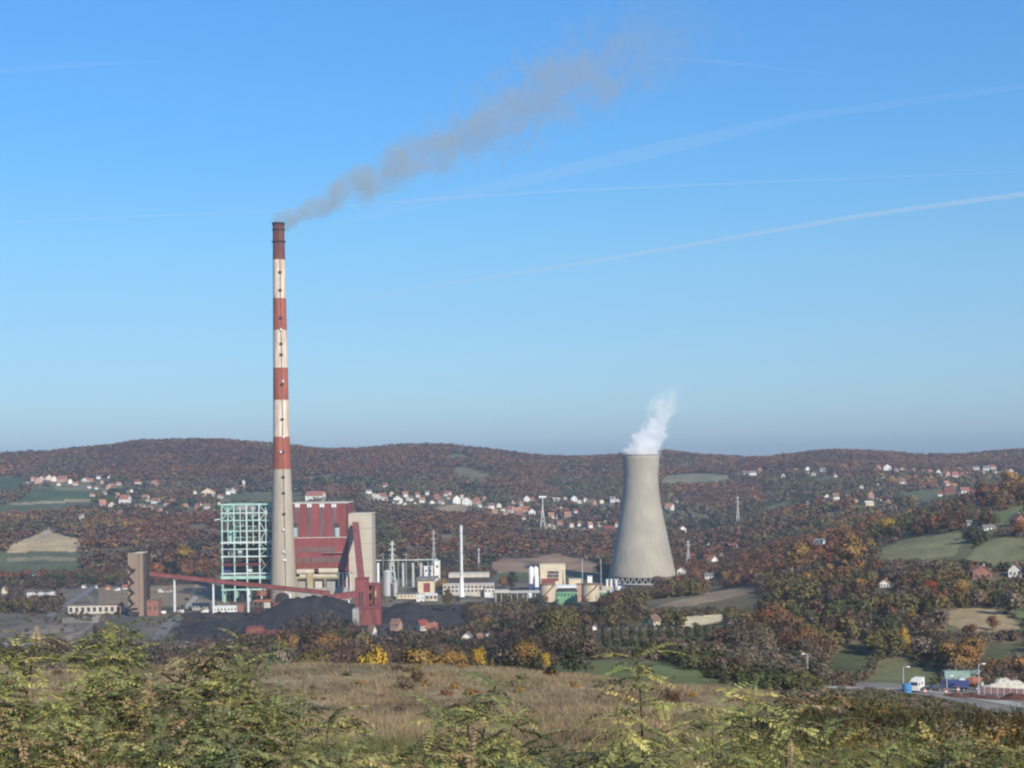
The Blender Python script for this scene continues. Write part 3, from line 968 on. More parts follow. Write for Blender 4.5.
# coal heaps
def heap(name, label, cat, rows, mt, group=None, seed=1, rough=1.0, nu=70, nv=40, ns=7.0):
    """a heap from ridge points: rows of (centre xyz on the ground, half width x, half depth y, height)"""
    cxs = [r[0] for r in rows]
    x0, x1 = min(r[0].x - r[1] for r in rows), max(r[0].x + r[1] for r in rows)
    y0, y1 = min(r[0].y - r[2] for r in rows), max(r[0].y + r[2] for r in rows)
    X, Y = np.meshgrid(np.linspace(x0, x1, nu), np.linspace(y0, y1, nv))
    Hh = np.zeros_like(X)
    for c, wx, wy, h in rows:
        rr3 = np.sqrt(((X - c.x) / wx) ** 2 + ((Y - c.y) / wy) ** 2)
        Hh = np.maximum(Hh, h * (1 - rr3) - .35 * h * np.clip(.25 - rr3, 0, 1))
    nzz = vnoise(X / ns, Y / ns, seed) * 1.0 + vnoise(X / ns * 2.8, Y / ns * 2.8, seed + 1) * .6
    Hh = np.where(Hh > .05, np.maximum(.02, Hh + nzz * rough * np.clip(Hh / 3, 0, 1)), -.4)
    c0 = rows[0][0]
    Z = gz(X, Y) + Hh
    idx2 = np.arange(X.size).reshape(X.shape)
    fc = np.stack([idx2[:-1, :-1], idx2[:-1, 1:], idx2[1:, 1:], idx2[1:, :-1]], -1).reshape(-1, 4)
    o = link(name, np_mesh(name, np.stack([X - c0.x, Y - c0.y, Z - c0.z], -1).reshape(-1, 3), fc, smooth=False), M[mt], loc=c0)
    return tag(o, label, cat, group)


def gp(px, d): return Vector((world(px, 600, d).x, d, g1(world(px, 600, d).x, d)))


heap('coal_heap', 'largest black coal heap, below the smokestack', 'coal heap', [(gp(298, 1060), 36, 38, 18), (gp(312, 1065), 36, 38, 18.5), (gp(326, 1075), 32, 34, 17), (gp(284, 1045), 36, 36, 11)], 'coal', seed=3)
heap('coal_heap', 'black coal heap with a pointed top, right of the transfer house', 'coal heap', [(gp(407, 1060), 26, 26, 13.5), (gp(418, 1058), 26, 24, 9), (gp(395, 1050), 22, 22, 6)], 'coal', seed=5)
heap('coal_heap', 'low flat coal heap left of the coal stacker', 'coal heap', [(gp(208, 1015), 24, 34, 3.6), (gp(226, 1015), 28, 36, 4.8), (gp(246, 1015), 28, 38, 4.8)], 'coal', seed=7)
heap('coal_heap', 'small steep coal heap behind the pointed heap', 'coal heap', [(gp(404, 1110), 9, 9, 8), ], 'coal', seed=9)

# ------------------------------------------------------------------ other buildings of the plant
def building(name, label, px0, py0, px1, py1, d, depth, wall, roof='grey', cat='building', win=None, roof_h=.5, over=.3, group=None, base_z=GP, rooftype='flat', winmat='pane'):
    """flat or gabled block > wall, roof, window (> pane)"""
    r0 = root(name, (px0 + px1) / 2, d, label, cat, group, base_z)
    pbox('wall', M[wall], px0, py0, px1, py1, d, depth, r0, z0=base_z)
    a, b, zl, zh = rect(px0, py0, px1, py1, d)
    q = MB()
    if rooftype == 'flat':
        q.box(a - over, b + over, d - over, d + depth + over, zh + .003, zh + roof_h)
    else:
        ym = d + depth / 2
        vs = [(a - over, d - over, zh), (b + over, d - over, zh), (b + over, ym, zh + roof_h), (a - over, ym, zh + roof_h), (a - over, d + depth + over, zh), (b + over, d + depth + over, zh)]
        q.add(vs, [(0, 1, 2, 3), (3, 2, 5, 4), (0, 3, 4), (1, 5, 2), (0, 4, 5, 1)])
    put(q, 'roof', M[roof], r0)
    if win:
        nx, nyw, fx, fy = win
        for j in range(nyw):
            for i in range(nx):
                xa = a + (b - a) * (i + .5 - fx / 2) / nx; xb = a + (b - a) * (i + .5 + fx / 2) / nx
                z_lo = max(zl, base_z)
                za = z_lo + (zh - z_lo) * (j + .5 - fy / 2) / nyw; zb2 = z_lo + (zh - z_lo) * (j + .5 + fy / 2) / nyw
                q = MB(); q.box(xa, xb, d - .06, d + .1, za, zb2)
                put(q, 'window', M[winmat], r0)
    return r0


building('office_block', 'long beige office block with two rows of windows behind the white stack', 443, 585, 494, 600, 1262, 16, 'pale', 'pale', win=(13, 2, .6, .5))
building('workshop', 'long workshop with a pale flat roof behind the beige office block', 449, 577.5, 489, 592, 1300, 22, 'darkwall', 'pale', roof_h=3.2)
building('office_wing', 'white end wing right of the beige office block', 484.5, 588.5, 494.5, 600, 1255, 6, 'white', 'grey', win=(3, 1, .5, .4))
building('switch_house', 'beige building with a red centre panel and grey roof near the white cubes', 417.8, 580.5, 434, 594, 1250, 18, 'cream', 'grey', roof_h=2.2, over=1)
pbox('door_panel', M['cladding'], 423.5, 583, 430, 592, 1249.8, .4, bpy.data.objects['switch_house'])
building('water_works', 'white block building with a grey step in front, beside the steel silo', 424, 567, 432.8, 582, 1280, 8, 'white', 'whitesteel', win=(2, 2, .4, .3))
building('water_works', 'small white cube tower above the white block building', 434.4, 561.5, 440, 582, 1284, 6, 'white', 'whitesteel', win=(1, 2, .4, .2))
building('gatehouse', 'bright white cube building right of the pointed coal heap', 416.5, 595.5, 424.3, 607, 1190, 7, 'white', 'whitesteel', win=(2, 1, .25, .3))
building('shed', 'long low cream shed behind the white cube building', 396, 594.5, 418, 603, 1215, 12, 'cream', 'grey', win=(6, 1, .4, .4))
building('shed', 'low shed with dark openings right of the white cube building', 425.5, 595, 437, 606, 1200, 10, 'pale', 'whitesteel', win=(3, 1, .6, .6), winmat='darkwall')
building('ruined_hall', 'long low pale ruin with square openings left of the stair tower', 68, 605.5, 121, 615, 1125, 10, 'pale', 'brown', roof_h=.4, win=(9, 1, .5, .55), winmat='darkwall')
building('kiosk', 'small dark brick kiosk at the end of the low ruin', 119.5, 603, 121.6, 614, 1120, 3, 'brick', 'brown')
building('warehouse', 'long low white warehouse by the dark conifer', 27, 593.5, 57.5, 600, 1265, 10, 'white', 'whitesteel', win=(10, 1, .3, .3))
building('depot', 'brick annex at the foot of the brown stair tower', 147, 600.5, 158.3, 616, 1102, 9, 'brick', 'brown', win=(2, 1, .3, .2))
building('storage_shed', 'long low white shed in front of the green steel frame', 213, 607, 237, 613.5, 1125, 8, 'white', 'whitesteel', win=(7, 1, .45, .4))
building('storage_shed', 'small brick shed at the right end of the low white shed', 237.6, 604.5, 243.5, 613.5, 1124, 6, 'brick', 'brown')
building('storage_shed', 'grey shed behind the low white shed', 192, 604, 208, 610.5, 1145, 8, 'greyconc', 'grey', win=(5, 1, .4, .4))
building('coal_shed', 'bright red shed at the front edge of the coal yard', 246.5, 628, 262, 640, 965, 9, 'cladding', 'cladding2', roof_h=.4)
building('coal_shed', 'low red shed joined to the right of the bright red shed', 262.3, 632, 280, 640, 965, 9, 'cladding', 'cladding2', roof_h=.4)
building('turbine_frame', 'pale concrete frame hall with a dark glazed middle behind two round tanks', 540.2, 569.5, 565.4, 586, 1320, 18, 'cream', 'cream', roof_h=4.2, over=.2)
t_ = bpy.data.objects['turbine_frame']
for i in range(5):
    for j in range(3):
        pbox('window', M['pane' if (i + j) % 3 else 'louvre'], 547.4 + i * 2.3, 571 + j * 3.5, 549.4 + i * 2.3, 573.8 + j * 3.5, 1319.7, .4, t_)
for x in (540.2, 563.2):
    pbox('pier', M['cream'], x, 570, x + 2.2, 586, 1319, 1.2, t_, z0=GP)
building('brick_house', 'low brown-red roofed building in front of the concrete frame hall', 541.5, 582.5, 555, 588, 1290, 9, 'brick', 'maroon', rooftype='gable', roof_h=3)
building('pump_shed', 'low beige shed right of the concrete frame hall', 569, 579.5, 581.5, 585, 1335, 8, 'cream', 'pale')
building('pump_shed', 'small pale blue cabin between the beige shed and the cooling tower', 587.5, 576.5, 592.3, 584, 1345, 5, 'whitesteel', 'lattice')
building('green_hall', 'green hall with a white roof between the two round tanks', 556.5, 591.5, 577.5, 602, 1195, 14, 'green', 'darkwall', win=(6, 1, .45, .35), roof_h=.3)
pbox('roof_sheet', M['whitesteel'], 556.5, 586.2, 576.5, 588.2, 1212, 16, bpy.data.objects['green_hall'])
pbox('upper_wall', M['darkwall'], 557, 588, 576, 591.3, 1211, 1, bpy.data.objects['green_hall'])
building('green_hall', 'low green wall building between the right tank and the blue-and-white cylinder', 600, 592.5, 616, 600, 1205, 10, 'green', 'pale', roof_h=1.4)
building('brick_house', 'salmon brick block just left of the right round tank', 576.6, 584.5, 581.5, 597, 1230, 6, 'salmon', 'brown')
building('control_cabin', 'grey concrete cabin right of the blue-and-white cylinder', 622.5, 592, 633, 603, 1210, 9, 'greyconc', 'pale')
building('pump_shed', 'beige shed at the left foot of the cooling tower', 602, 587.2, 624, 591.5, 1270, 8, 'tank', 'cream')
for i, x in enumerate((606.3, 610.3, 615.5)):
    building('vent_stub', ('left', 'middle', 'right')[i] + ' one of three white vent blocks on the shed by the cooling tower', x, 580, x + 2, 587.3, 1272, 2, 'white', 'whitesteel', cat='vent', base_z=world(612, 587.3, 1272).z)
building('pipe_bridge_house', 'pale concrete pipe bridge right of the beige office block', 494.8, 590, 509, 592.5, 1215, 5, 'pale', 'greyconc', base_z=world(500, 593, 1215).z)
t_ = bpy.data.objects['pipe_bridge_house']
for x in (495.5, 501, 505, 508):
    pbox('post', M['pale'], x, 592.6, x + .7, 606, 1216, .8, t_, z0=GP)
building('pipe_bridge', 'long grey pipe bridge running left from the left round tank', 509.5, 591.4, 540, 592.8, 1205, 4, 'lattice', 'pale', base_z=world(525, 593, 1205).z)
t_ = bpy.data.objects['pipe_bridge']
for x in (511, 517, 523, 527, 535):
    pbox('post', M['lattice'], x, 592.9, x + .6, 606, 1206, .6, t_, z0=GP)


def tank(label, px, py0, py1, rpx, d, mt, capmt, stair=False, name='storage_tank', cone=1.0, cat='tank', extra=None):
    c = world(px, py1, d)
    r0 = empty(name, (c.x, d + rpx * d / F, GP), label, cat)
    rr4 = rpx * d / F
    h = world(px, py0, d).z - GP
    q = MB(); q.lathe([(rr4, 0), (rr4, h)], 36); q.build('shell', M[mt], r0)
    q = MB(); q.lathe([(rr4 + .3, h - .4), (rr4 + .3, h + .15), (.05, h + cone)], 36); q.build('roof', M[capmt], r0)
    if stair:
        q = MB()
        for k in range(18):
            t0, t1 = R(-158 + k * 6.5), R(-158 + (k + 1) * 6.5)
            q.bar(((rr4 + .6) * math.cos(t0), (rr4 + .6) * math.sin(t0), h * (k / 18) + .3), ((rr4 + .6) * math.cos(t1), (rr4 + .6) * math.sin(t1), h * ((k + 1) / 18) + .3), 1.1, .8)
        q.build('spiral_stair', M['brown'], r0)
    return r0


tank('left round beige tank with a spiral stair, below the concrete frame hall', 548, 584.7, 606, 7.9, 1165, 'tank', 'brown', True)
tank('right round beige tank with a spiral stair, beside the salmon block', 591.2, 584.7, 606, 9.0, 1165, 'tank', 'brown', True)
tank('shiny grey steel silo right of the beige concrete tower', 387.3, 572, 592, 4.6, 1240, 'stainless', 'lattice', name='steel_silo', cat='silo', cone=1.6)
tank('slim grey vessel right of the steel silo', 395.2, 581, 594, 2.2, 1235, 'stainless', 'greyconc', name='steel_silo', cat='silo')
tank('small white tank under the grey pipe bridge', 530, 594.3, 604, 2, 1195, 'white', 'whitesteel')
t_ = tank('white cylinder between two navy blue panels by the right round tank', 618.9, 587.2, 603, 1.9, 1195, 'white', 'whitesteel')
for s in (-1, 1):
    q = MB(); q.box(s * 3.2 - .9, s * 3.2 + .9, -.5, .5, 0, 11.5); q.build('side_panel', M['navy'], t_)
rw = root('twin_silo', 534, 1310, 'white twin silo left of the concrete frame hall', 'silo')
for x in (531.3, 536):
    c = world(x, 580, 1310); h = world(x, 568, 1310).z
    q = MB(); q.lathe([(2.2, GP), (2.2, h), (.1, h + 1.6)], 20, (c.x, 1312, 0)); put(q, 'drum', M['white'], rw)
pbox('stair_housing', M['whitesteel'], 535, 575.5, 538.8, 587, 1307, 3, rw, z0=GP)
pbox('base_block', M['navy'], 529, 584, 539, 590, 1308, 5, rw, z0=GP)

# slim white stack
DW = 1225.0
c = world(462, 606, DW)
rw = empty('slim_stack', (c.x, DW, GP), 'slim white steel stack left of the beige office block', 'chimney')
zt_ = world(462, 525, DW).z - GP
prof2 = [(2.3, 0), (1.6, 13), (1.15, 18), (1.05, zt_ - 1.5)]
q = MB(); q.lathe(prof2, 20); q.build('shaft', M['whitesteel'], rw)
q = MB(); q.lathe([(1.05, zt_ - 1.5), (1.35, zt_ - 1.2), (1.35, zt_), (.5, zt_)], 20); q.build('cap', M['lattice'], rw)
for z in (18, 36, 52):
    q = MB(); q.lathe([(1.05, z), (1.3, z), (1.3, z + .5), (1.05, z + .5)], 20); q.build('flange', M['lattice'], rw)
q = MB(); q.bar((0, -1.35, 2), (0, -1.25, zt_ - 2), .3); q.build('ladder', M['lattice'], rw)
# mast wire spike on top
q = MB(); q.tube((0, 0, zt_), (0, 0, zt_ + 2.2), .12, .05, 6); q.build('lightning_rod', M['darksteel'], rw)


# pylons, poles
def pylon(label, px, ptop, pbase, d, mt='lattice', arms=3, wpx=7, t=.32, base=None, top=.5, name='pylon'):
    c = world(px, pbase, d)
    zb3 = g1(c.x, d) - .5 if base is None else base
    h = world(px, ptop, d).z - zb3
    r0 = empty(name, (c.x, d, zb3), label, 'pylon')
    bw = wpx * d / F / 2
    q = MB()
    k = 8
    zs = [h * (1 - (1 - i / k) ** 1.15) for i in range(k + 1)]

    def half(z): return top / 2 + (bw - top / 2) * max(0, (1 - z / (h * .78))) ** 1.2
    for sx, sy in ((-1, -1), (1, -1), (1, 1), (-1, 1)):
        for a, b in zip(zs[:-1], zs[1:]):
            q.bar((sx * half(a), sy * half(a), a), (sx * half(b), sy * half(b), b), t)
    for a, b in zip(zs[:-1], zs[1:]):
        for s in (-1, 1):
            q.bar((-half(a), s * half(a), a), (half(b), s * half(b), b), t * .6)
            q.bar((half(a), s * half(a), a), (-half(b), s * half(b), b), t * .6)
    q.build('tower_body', M[mt], r0)
    for i in range(arms):
        z = h * (.93 - .12 * i)
        L_ = bw * (.75 + .25 * (i == 1))
        q = MB()
        q.bar((-L_, 0, z), (L_, 0, z), t * .9); q.bar((-L_, 0, z), (0, 0, z + h * .05), t * .6); q.bar((L_, 0, z), (0, 0, z + h * .05), t * .6)
        q.build('cross_arm', M[mt], r0)
    return r0


pylon('lattice pylon with three cross arms in the switchyard left of the slim stack', 392.6, 541, 572, 1330, wpx=7, t=.5, base=GP, mt='palesteel')
pylon('tall slender pylon above the small white cube tower', 434, 530, 566, 1430, wpx=6, t=.4, base=GP, arms=2)
pylon('short pale pylon standing on the brown field right of the slim stack', 479, 548, 568, 1520, wpx=3.5, t=.45, arms=1)
pylon('pylon in the trees between the cooling tower and the red-roofed house', 688.5, 540, 572, 1500, wpx=5, t=.42, arms=2)
pylon('pylon standing alone on the slope right of the cooling tower', 738, 496, 525, 2000, wpx=4.5, t=.5, arms=2)
t_ = pylon('pylon with a bright white T-shaped top before the hillside village', 543, 497, 530, 2050, wpx=7, t=.6, arms=0, mt='palesteel')
h_ = world(543, 496, 2050).z - t_.location.z
q = MB(); q.box(-5, 5, -.8, .8, h_ - 2.5, h_); q.build('cross_arm', M['white'], t_)
rs2 = root('switchyard', 405, 1345, 'switchyard of thin posts under one long white busbar', 'switchyard')
a, b = world(373, 560.5, 1345), world(438, 559.5, 1345)
q = MB(); q.bar(a, b, .7); put(q, 'busbar', M['palesteel'], rs2)
for x in (374, 383, 398, 406, 418, 428):
    p = world(x, 553 if x in (383, 406) else 558, 1346)
    q = MB(); q.tube((p.x, p.y, GP), (p.x, p.y, p.z), .35, .25, 6)
    q.bar((p.x - 2.5, p.y, p.z - 1.5), (p.x + 2.5, p.y, p.z - 1.5), .35)
    put(q, 'post', M['lattice'], rs2)
for x in (377, 388, 402, 412, 420):
    pbox('insulator_stack', M['whitesteel' if x % 2 else 'lattice'], x, 563, x + 2.2, 575, 1340, 2, rs2, z0=GP)


def pole(label, px, p0, p1, d, base=None, lamp=False, group=None, dirx=1):
    c = world(px, p1, d)
    z0 = g1(c.x, d) - .3 if base is None else base
    h = world(px, p0, d).z - z0
    r0 = empty('street_lamp' if lamp else 'mast', (c.x, d, z0), label, 'lamp post' if lamp else 'mast', group)
    q = MB(); q.tube((0, 0, 0), (0, 0, h), .16 if lamp else .3, .1 if lamp else .18, 8); q.build('pole', M['lattice' if lamp else 'palesteel'], r0)
    if lamp:
        q = MB(); q.bar((0, 0, h - .1), (dirx * 1.3, -.4, h + .15), .1); q.build('arm', M['lattice'], r0)
        q = MB(); q.box(dirx * 1.3 - .45, dirx * 1.3 + .45, -.6, -.2, h, h + .25); q.build('lamp_head', M['whitesteel'], r0)
    return r0


pole('thin steel mast left of the two masts by the cooling tower', 582.6, 558, 586, 1290, GP)
pole('thin steel mast close to the left foot of the cooling tower', 601.2, 558.5, 586, 1290, GP)
pole('street lamp beside the blue drum on the gravel road', 903.5, 667, 691, 418, lamp=True)
pole('short street lamp between the white truck and the purple truck', 947, 676, 693, 415, lamp=True)
pole('tall street lamp by the white stone heap', 979, 664, 698, 408, lamp=True)
pole('street lamp alone among the bare bushes left of the gravel road', 808, 654, 688, 425, lamp=True, dirx=-1)

# ------------------------------------------------------------------ houses
HOUSES = [
    # px, base py, width px, total height px, wall, roof, cluster
    (32.5, 481.5, 5, 5, 'pale', 'orange', 0), (58, 486, 5, 4, 'white', 'orange', 0), (75, 486.5, 5, 4.5, 'cream', 'red', 0), (101, 484, 5, 4.5, 'salmon', 'brown', 0), (118, 486, 5, 4.5, 'pale', 'red', 1), (92, 497.5, 5, 4.5, 'cream', 'red', 1), (117, 497.5, 5, 5, 'white', 'orange', 1), (131, 494, 5, 5, 'white', 'orange', 2), (149, 510.5, 6, 5, 'white', 'orange', 2), (166, 508, 6, 5.5, 'pale', 'orange', 2), (165, 515, 6, 4.5, 'white', 'maroon', 2), (172, 503, 5, 4.5, 'salmon', 'orange', 2),
    (201, 505.5, 5, 4.5, 'cream', 'maroon', 3), (218, 506, 5, 4.5, 'white', 'orange', 3), (220, 499, 6, 5, 'pale', 'red', 3), (185, 508, 6, 5, 'salmon', 'orange', 3),
    (374, 497, 6, 4.5, 'pale', 'orange', 4), (391, 497, 6, 5.5, 'cream', 'orange', 4), (405, 497.5, 6, 6, 'white', 'orange', 4), (404, 508, 7, 5.5, 'white', 'maroon', 4), (414, 507, 6, 5.5, 'cream', 'red', 4),
    (422, 503, 6, 6, 'white', 'orange', 5), (441, 505, 7, 5.5, 'pale', 'red', 5), (450, 500, 6, 5, 'cream', 'maroon', 5), (461, 499, 6, 5.5, 'pale', 'orange', 5), (472, 499, 6, 5, 'white', 'maroon', 5), (484, 502, 6, 5.5, 'cream', 'orange', 5), (487, 511, 6, 5, 'white', 'orange', 5), (495, 514, 6, 5, 'salmon', 'orange', 5), (506, 516.5, 6, 5.5, 'white', 'orange', 5), (513, 506, 6, 6, 'white', 'orange', 5), (520, 508, 6, 6, 'pale', 'orange', 5), (538, 509, 6, 6, 'brick', 'red', 5), (523, 519.5, 8, 5.5, 'white', 'maroon', 5), (541, 516, 6, 6, 'pale', 'maroon', 5),
    (561, 511, 6, 5, 'pale', 'red', 6), (585, 503, 6, 5.5, 'white', 'red', 6), (601, 504, 6, 5, 'cream', 'grey', 6), (575, 514, 6, 5.5, 'white', 'maroon', 6), (560, 526, 6, 5.5, 'salmon', 'red', 6), (571, 527.5, 6, 5.5, 'pale', 'orange', 6), (599, 527, 6, 5.5, 'cream', 'red', 6), (606, 524.5, 5, 5, 'pale', 'red', 6), (585, 532, 6, 5, 'salmon', 'maroon', 6),
    (676, 504, 6, 5, 'pale', 'grey', 7), (697, 549, 6, 5.5, 'cream', 'red', 7), (722, 558, 7, 6, 'pale', 'orange', 7), (692, 560, 7, 6, 'white', 'maroon', 7), (741, 553, 6, 5.5, 'salmon', 'red', 7),
    (760, 473, 5, 4.5, 'cream', 'orange', 8), (783, 478, 5, 4.5, 'white', 'red', 8), (796, 473, 5, 4.5, 'pale', 'orange', 8), (835, 478, 5, 4.5, 'cream', 'red', 8), (846, 470, 5, 4.5, 'white', 'orange', 8),
    (883, 480, 5.5, 5, 'white', 'orange', 9), (893, 481, 5.5, 5, 'pale', 'orange', 9), (909, 480, 5.5, 5, 'cream', 'red', 9), (931, 475, 5.5, 5.5, 'white', 'orange', 9), (935, 486, 5.5, 5.5, 'pale', 'maroon', 9), (955, 489, 6, 5.5, 'white', 'orange', 9), (960, 472, 5.5, 5, 'salmon', 'orange', 9), (969, 477, 5.5, 5.5, 'pale', 'orange', 9), (941, 497, 6, 5.5, 'white', 'maroon', 9), (959, 498, 6, 5.5, 'salmon', 'orange', 9), (879, 503, 6, 5.5, 'white', 'orange', 9), (848, 497, 6, 5, 'cream', 'maroon', 9), (878, 487, 5, 4.5, 'pale', 'brown', 9),
    (983, 475, 5, 4.5, 'salmon', 'orange', 10), (1012, 473, 5.5, 5, 'white', 'red', 10), (1017, 477, 5.5, 5, 'pale', 'orange', 10), (990, 479, 5, 4.5, 'cream', 'red', 10),
    (27, 485, 4, 4, 'white', 'grey', 0), (36.5, 484, 9, 8, 'salmon', 'red', 0), (42, 482, 7, 7, 'white', 'red', 0), (48, 482.5, 9, 8.5, 'cream', 'orange', 0), (54, 482, 6, 7, 'white', 'red', 0),
    (61, 482.5, 10, 7.5, 'salmon', 'red', 0), (69.3, 484, 5.5, 6, 'white', 'grey', 0), (84, 482, 7, 5, 'pale', 'maroon', 0), (90, 482, 6, 4.5, 'salmon', 'red', 0), (97, 479.5, 6, 4, 'white', 'grey', 0), (109, 479, 5, 4, 'white', 'grey', 0),
    (89, 489.5, 4, 3.5, 'white', 'grey', 1), (96, 490, 4, 3.5, 'white', 'brown', 1), (110, 491, 9, 8, 'salmon', 'orange', 1), (103.5, 495, 6, 4, 'white', 'grey', 1), (101, 509, 9.5, 10, 'salmon', 'orange', 1), (110, 508, 9, 7, 'pale', 'maroon', 1),
    (124, 505, 12, 10, 'white', 'red', 2), (138, 508.5, 14, 4.5, 'pale', 'brown', 2), (145, 502, 8.5, 8, 'pale', 'orange', 2), (155, 505, 8.5, 6.5, 'white', 'red', 2), (158.5, 512, 6, 5, 'salmon', 'grey', 2), (136, 485, 9, 6, 'pale', 'maroon', 2), (155, 487, 9, 7.5, 'salmon', 'red', 2),
    (81, 520.5, 4.5, 7, 'cream', 'grey', 2), (120, 517, 5, 7, 'pale', 'brown', 2), (178.5, 516, 6, 4, 'pale', 'grey', 2),
    (195, 495, 3.5, 5, 'white', 'grey', 3), (207.5, 497, 14, 9.5, 'cream', 'red', 3), (227.5, 495, 5.5, 6.5, 'white', 'grey', 3), (232.5, 494, 6, 7, 'white', 'grey', 3), (243.3, 488.5, 3.2, 8, 'cream', 'pale', 3), (196.5, 510, 7, 7, 'brick', 'red', 3),
    (206, 510, 8, 7, 'white', 'brown', 3), (213.5, 512.5, 4.5, 4, 'salmon', 'grey', 3), (191, 516.5, 4, 5, 'pale', 'grey', 3),
    (315, 501, 22, 11, 'white', 'red', 4), (368, 494, 8, 5, 'white', 'grey', 4), (385, 489, 5, 6, 'white', 'maroon', 4), (380.5, 503, 14, 10, 'white', 'red', 4), (397.5, 504, 11, 9.5, 'white', 'orange', 4), (366, 503, 8, 3.5, 'white', 'grey', 4), (409.5, 502, 7, 6.5, 'white', 'brown', 4), (417, 498, 6, 5.5, 'pale', 'red', 4),
    (427, 496.5, 5, 5.5, 'white', 'grey', 5), (436, 500, 9, 7.5, 'brick', 'maroon', 5), (447.5, 496.5, 8, 6, 'white', 'red', 5), (431.5, 505, 7, 5.5, 'white', 'brown', 5), (455, 504.5, 11, 9.5, 'white', 'brown', 5), (467, 506, 11, 9.5, 'white', 'red', 5), (476.5, 506, 8, 9, 'salmon', 'red', 5), (480, 508, 4, 5, 'white', 'grey', 5),
    (491, 509, 7, 6.5, 'white', 'brown', 5), (499, 508, 6, 5.5, 'white', 'grey', 5), (503, 511, 5, 4, 'white', 'brown', 5), (511, 513.5, 8, 8, 'pale', 'red', 5), (518, 515.5, 9, 9, 'brick', 'orange', 5), (526, 513, 8, 7.5, 'salmon', 'red', 5), (532, 515.5, 8, 7, 'white', 'red', 5), (527, 503, 7, 7.5, 'white', 'red', 5), (533.5, 503, 5, 6, 'pale', 'red', 5),
    (556, 502.5, 8.5, 4.5, 'white', 'pale', 6), (565, 501.5, 4.5, 5.5, 'pale', 'grey', 6), (574, 502, 7, 7, 'white', 'grey', 6), (579.5, 504, 5, 5, 'pale', 'grey', 6), (592.5, 507, 9, 8.5, 'salmon', 'brown', 6), (613, 503, 6, 7.5, 'white', 'grey', 6), (618.5, 502.5, 5, 5, 'white', 'maroon', 6),
    (551, 519.5, 7, 7.5, 'cream', 'orange', 6), (557, 518.5, 3, 4.5, 'white', 'grey', 6), (568, 518, 7.5, 7, 'salmon', 'orange', 6), (551, 529, 10, 7, 'pale', 'maroon', 6), (579, 527, 4, 6, 'white', 'brown', 6), (590, 528.5, 6, 7, 'white', 'orange', 6), (609, 533, 13, 7.5, 'brick', 'maroon', 6), (617, 527.5, 4, 6, 'white', 'red', 6),
    (670, 511, 10, 8, 'white', 'orange', 7), (682, 533.5, 9, 7.5, 'white', 'red', 7), (684, 545, 6, 6.5, 'salmon', 'brown', 7), (709, 550, 4, 8, 'mintwall', 'grey', 7), (733, 550, 12, 7, 'white', 'red', 7), (713, 567, 12, 12, 'white', 'orange', 7), (682, 576.5, 10, 10, 'white', 'grey', 7), (711, 578, 13, 5.5, 'white', 'grey', 7), (821, 545, 13, 7, 'white', 'grey', 7),
    (745, 477, 9, 6.5, 'pale', 'brown', 8), (753, 476.5, 8, 6, 'white', 'grey', 8), (741, 463, 7, 4, 'pale', 'brown', 8), (807, 474, 6, 8, 'white', 'grey', 8), (814, 476, 5, 5, 'pale', 'grey', 8), (823.5, 473, 7, 5.5, 'white', 'grey', 8), (828, 501, 8, 8, 'white', 'red', 8), (836, 501, 8, 8.5, 'white', 'brown', 8), (808.5, 506, 5, 5, 'white', 'grey', 8), (774, 475, 4, 4, 'pale', 'grey', 8),
    (879, 474, 8, 9.5, 'brick', 'orange', 9), (888, 471.5, 9, 7.5, 'white', 'red', 9), (896, 473.5, 6, 5.5, 'white', 'grey', 9), (903, 473, 6, 6.5, 'pale', 'red', 9), (903, 487, 7, 9, 'white', 'brown', 9), (914, 472.5, 4, 5, 'pale', 'grey', 9), (924, 474, 6, 5, 'pale', 'brown', 9), (939.5, 477, 8, 9, 'white', 'red', 9), (947, 479, 8, 9.5, 'salmon', 'red', 9),
    (956, 479.5, 7, 8.5, 'white', 'red', 9), (963, 480, 8, 9.5, 'brick', 'maroon', 9), (947, 488, 9, 8, 'cream', 'orange', 9), (951.5, 495, 13, 8.5, 'brick', 'maroon', 9), (966, 494.5, 10, 8, 'white', 'red', 9), (974, 496, 6, 7.5, 'salmon', 'red', 9), (872, 499, 8, 9.5, 'salmon', 'red', 9), (869, 506.5, 11, 5.5, 'cream', 'pale', 9), (889, 505, 6.5, 7.5, 'salmon', 'maroon', 9), (855, 502, 6, 4, 'pale', 'red', 9), (862, 489, 4, 5, 'white', 'grey', 9),
    (976.5, 471, 8, 5, 'white', 'grey', 10), (987, 471.5, 7, 6, 'white', 'grey', 10), (995.5, 474.5, 5.5, 6, 'cream', 'brown', 10), (1001, 475.5, 5, 5, 'white', 'grey', 10), (1006.5, 475, 5, 5, 'white', 'pale', 10), (993, 470, 8, 5, 'pale', 'red', 10),
    (970, 527, 5.5, 7, 'white', 'grey', 11), (989, 531, 14, 5.5, 'white', 'grey', 11), (1020, 527, 14, 15, 'brick', 'brown', 11), (984, 580, 23, 16, 'brick', 'orange', 11), (1017, 578, 16, 16, 'white', 'brown', 11), (886, 588, 12, 9, 'white', 'orange', 11), (978, 505, 5, 4, 'white', 'grey', 11), (903.5, 535, 5, 5, 'white', 'grey', 11),
    (654.5, 626, 11, 11, 'cream', 'brown', 12), (595, 630, 5, 6.5, 'white', 'grey', 12),
    (371.8, 638, 9, 14, 'white', 'brown', 13), (361.5, 638, 9, 9, 'white', 'brown', 13), (396, 631, 12, 13, 'salmon', 'brown', 13), (422, 631, 12, 12, 'pale', 'maroon', 13), (432, 634, 13, 12, 'brick', 'red', 13), (467, 644, 12, 12, 'white', 'grey', 13), (479, 644.5, 8.5, 12, 'white', 'brown', 13), (488.5, 638, 7, 6, 'white', 'grey', 13),
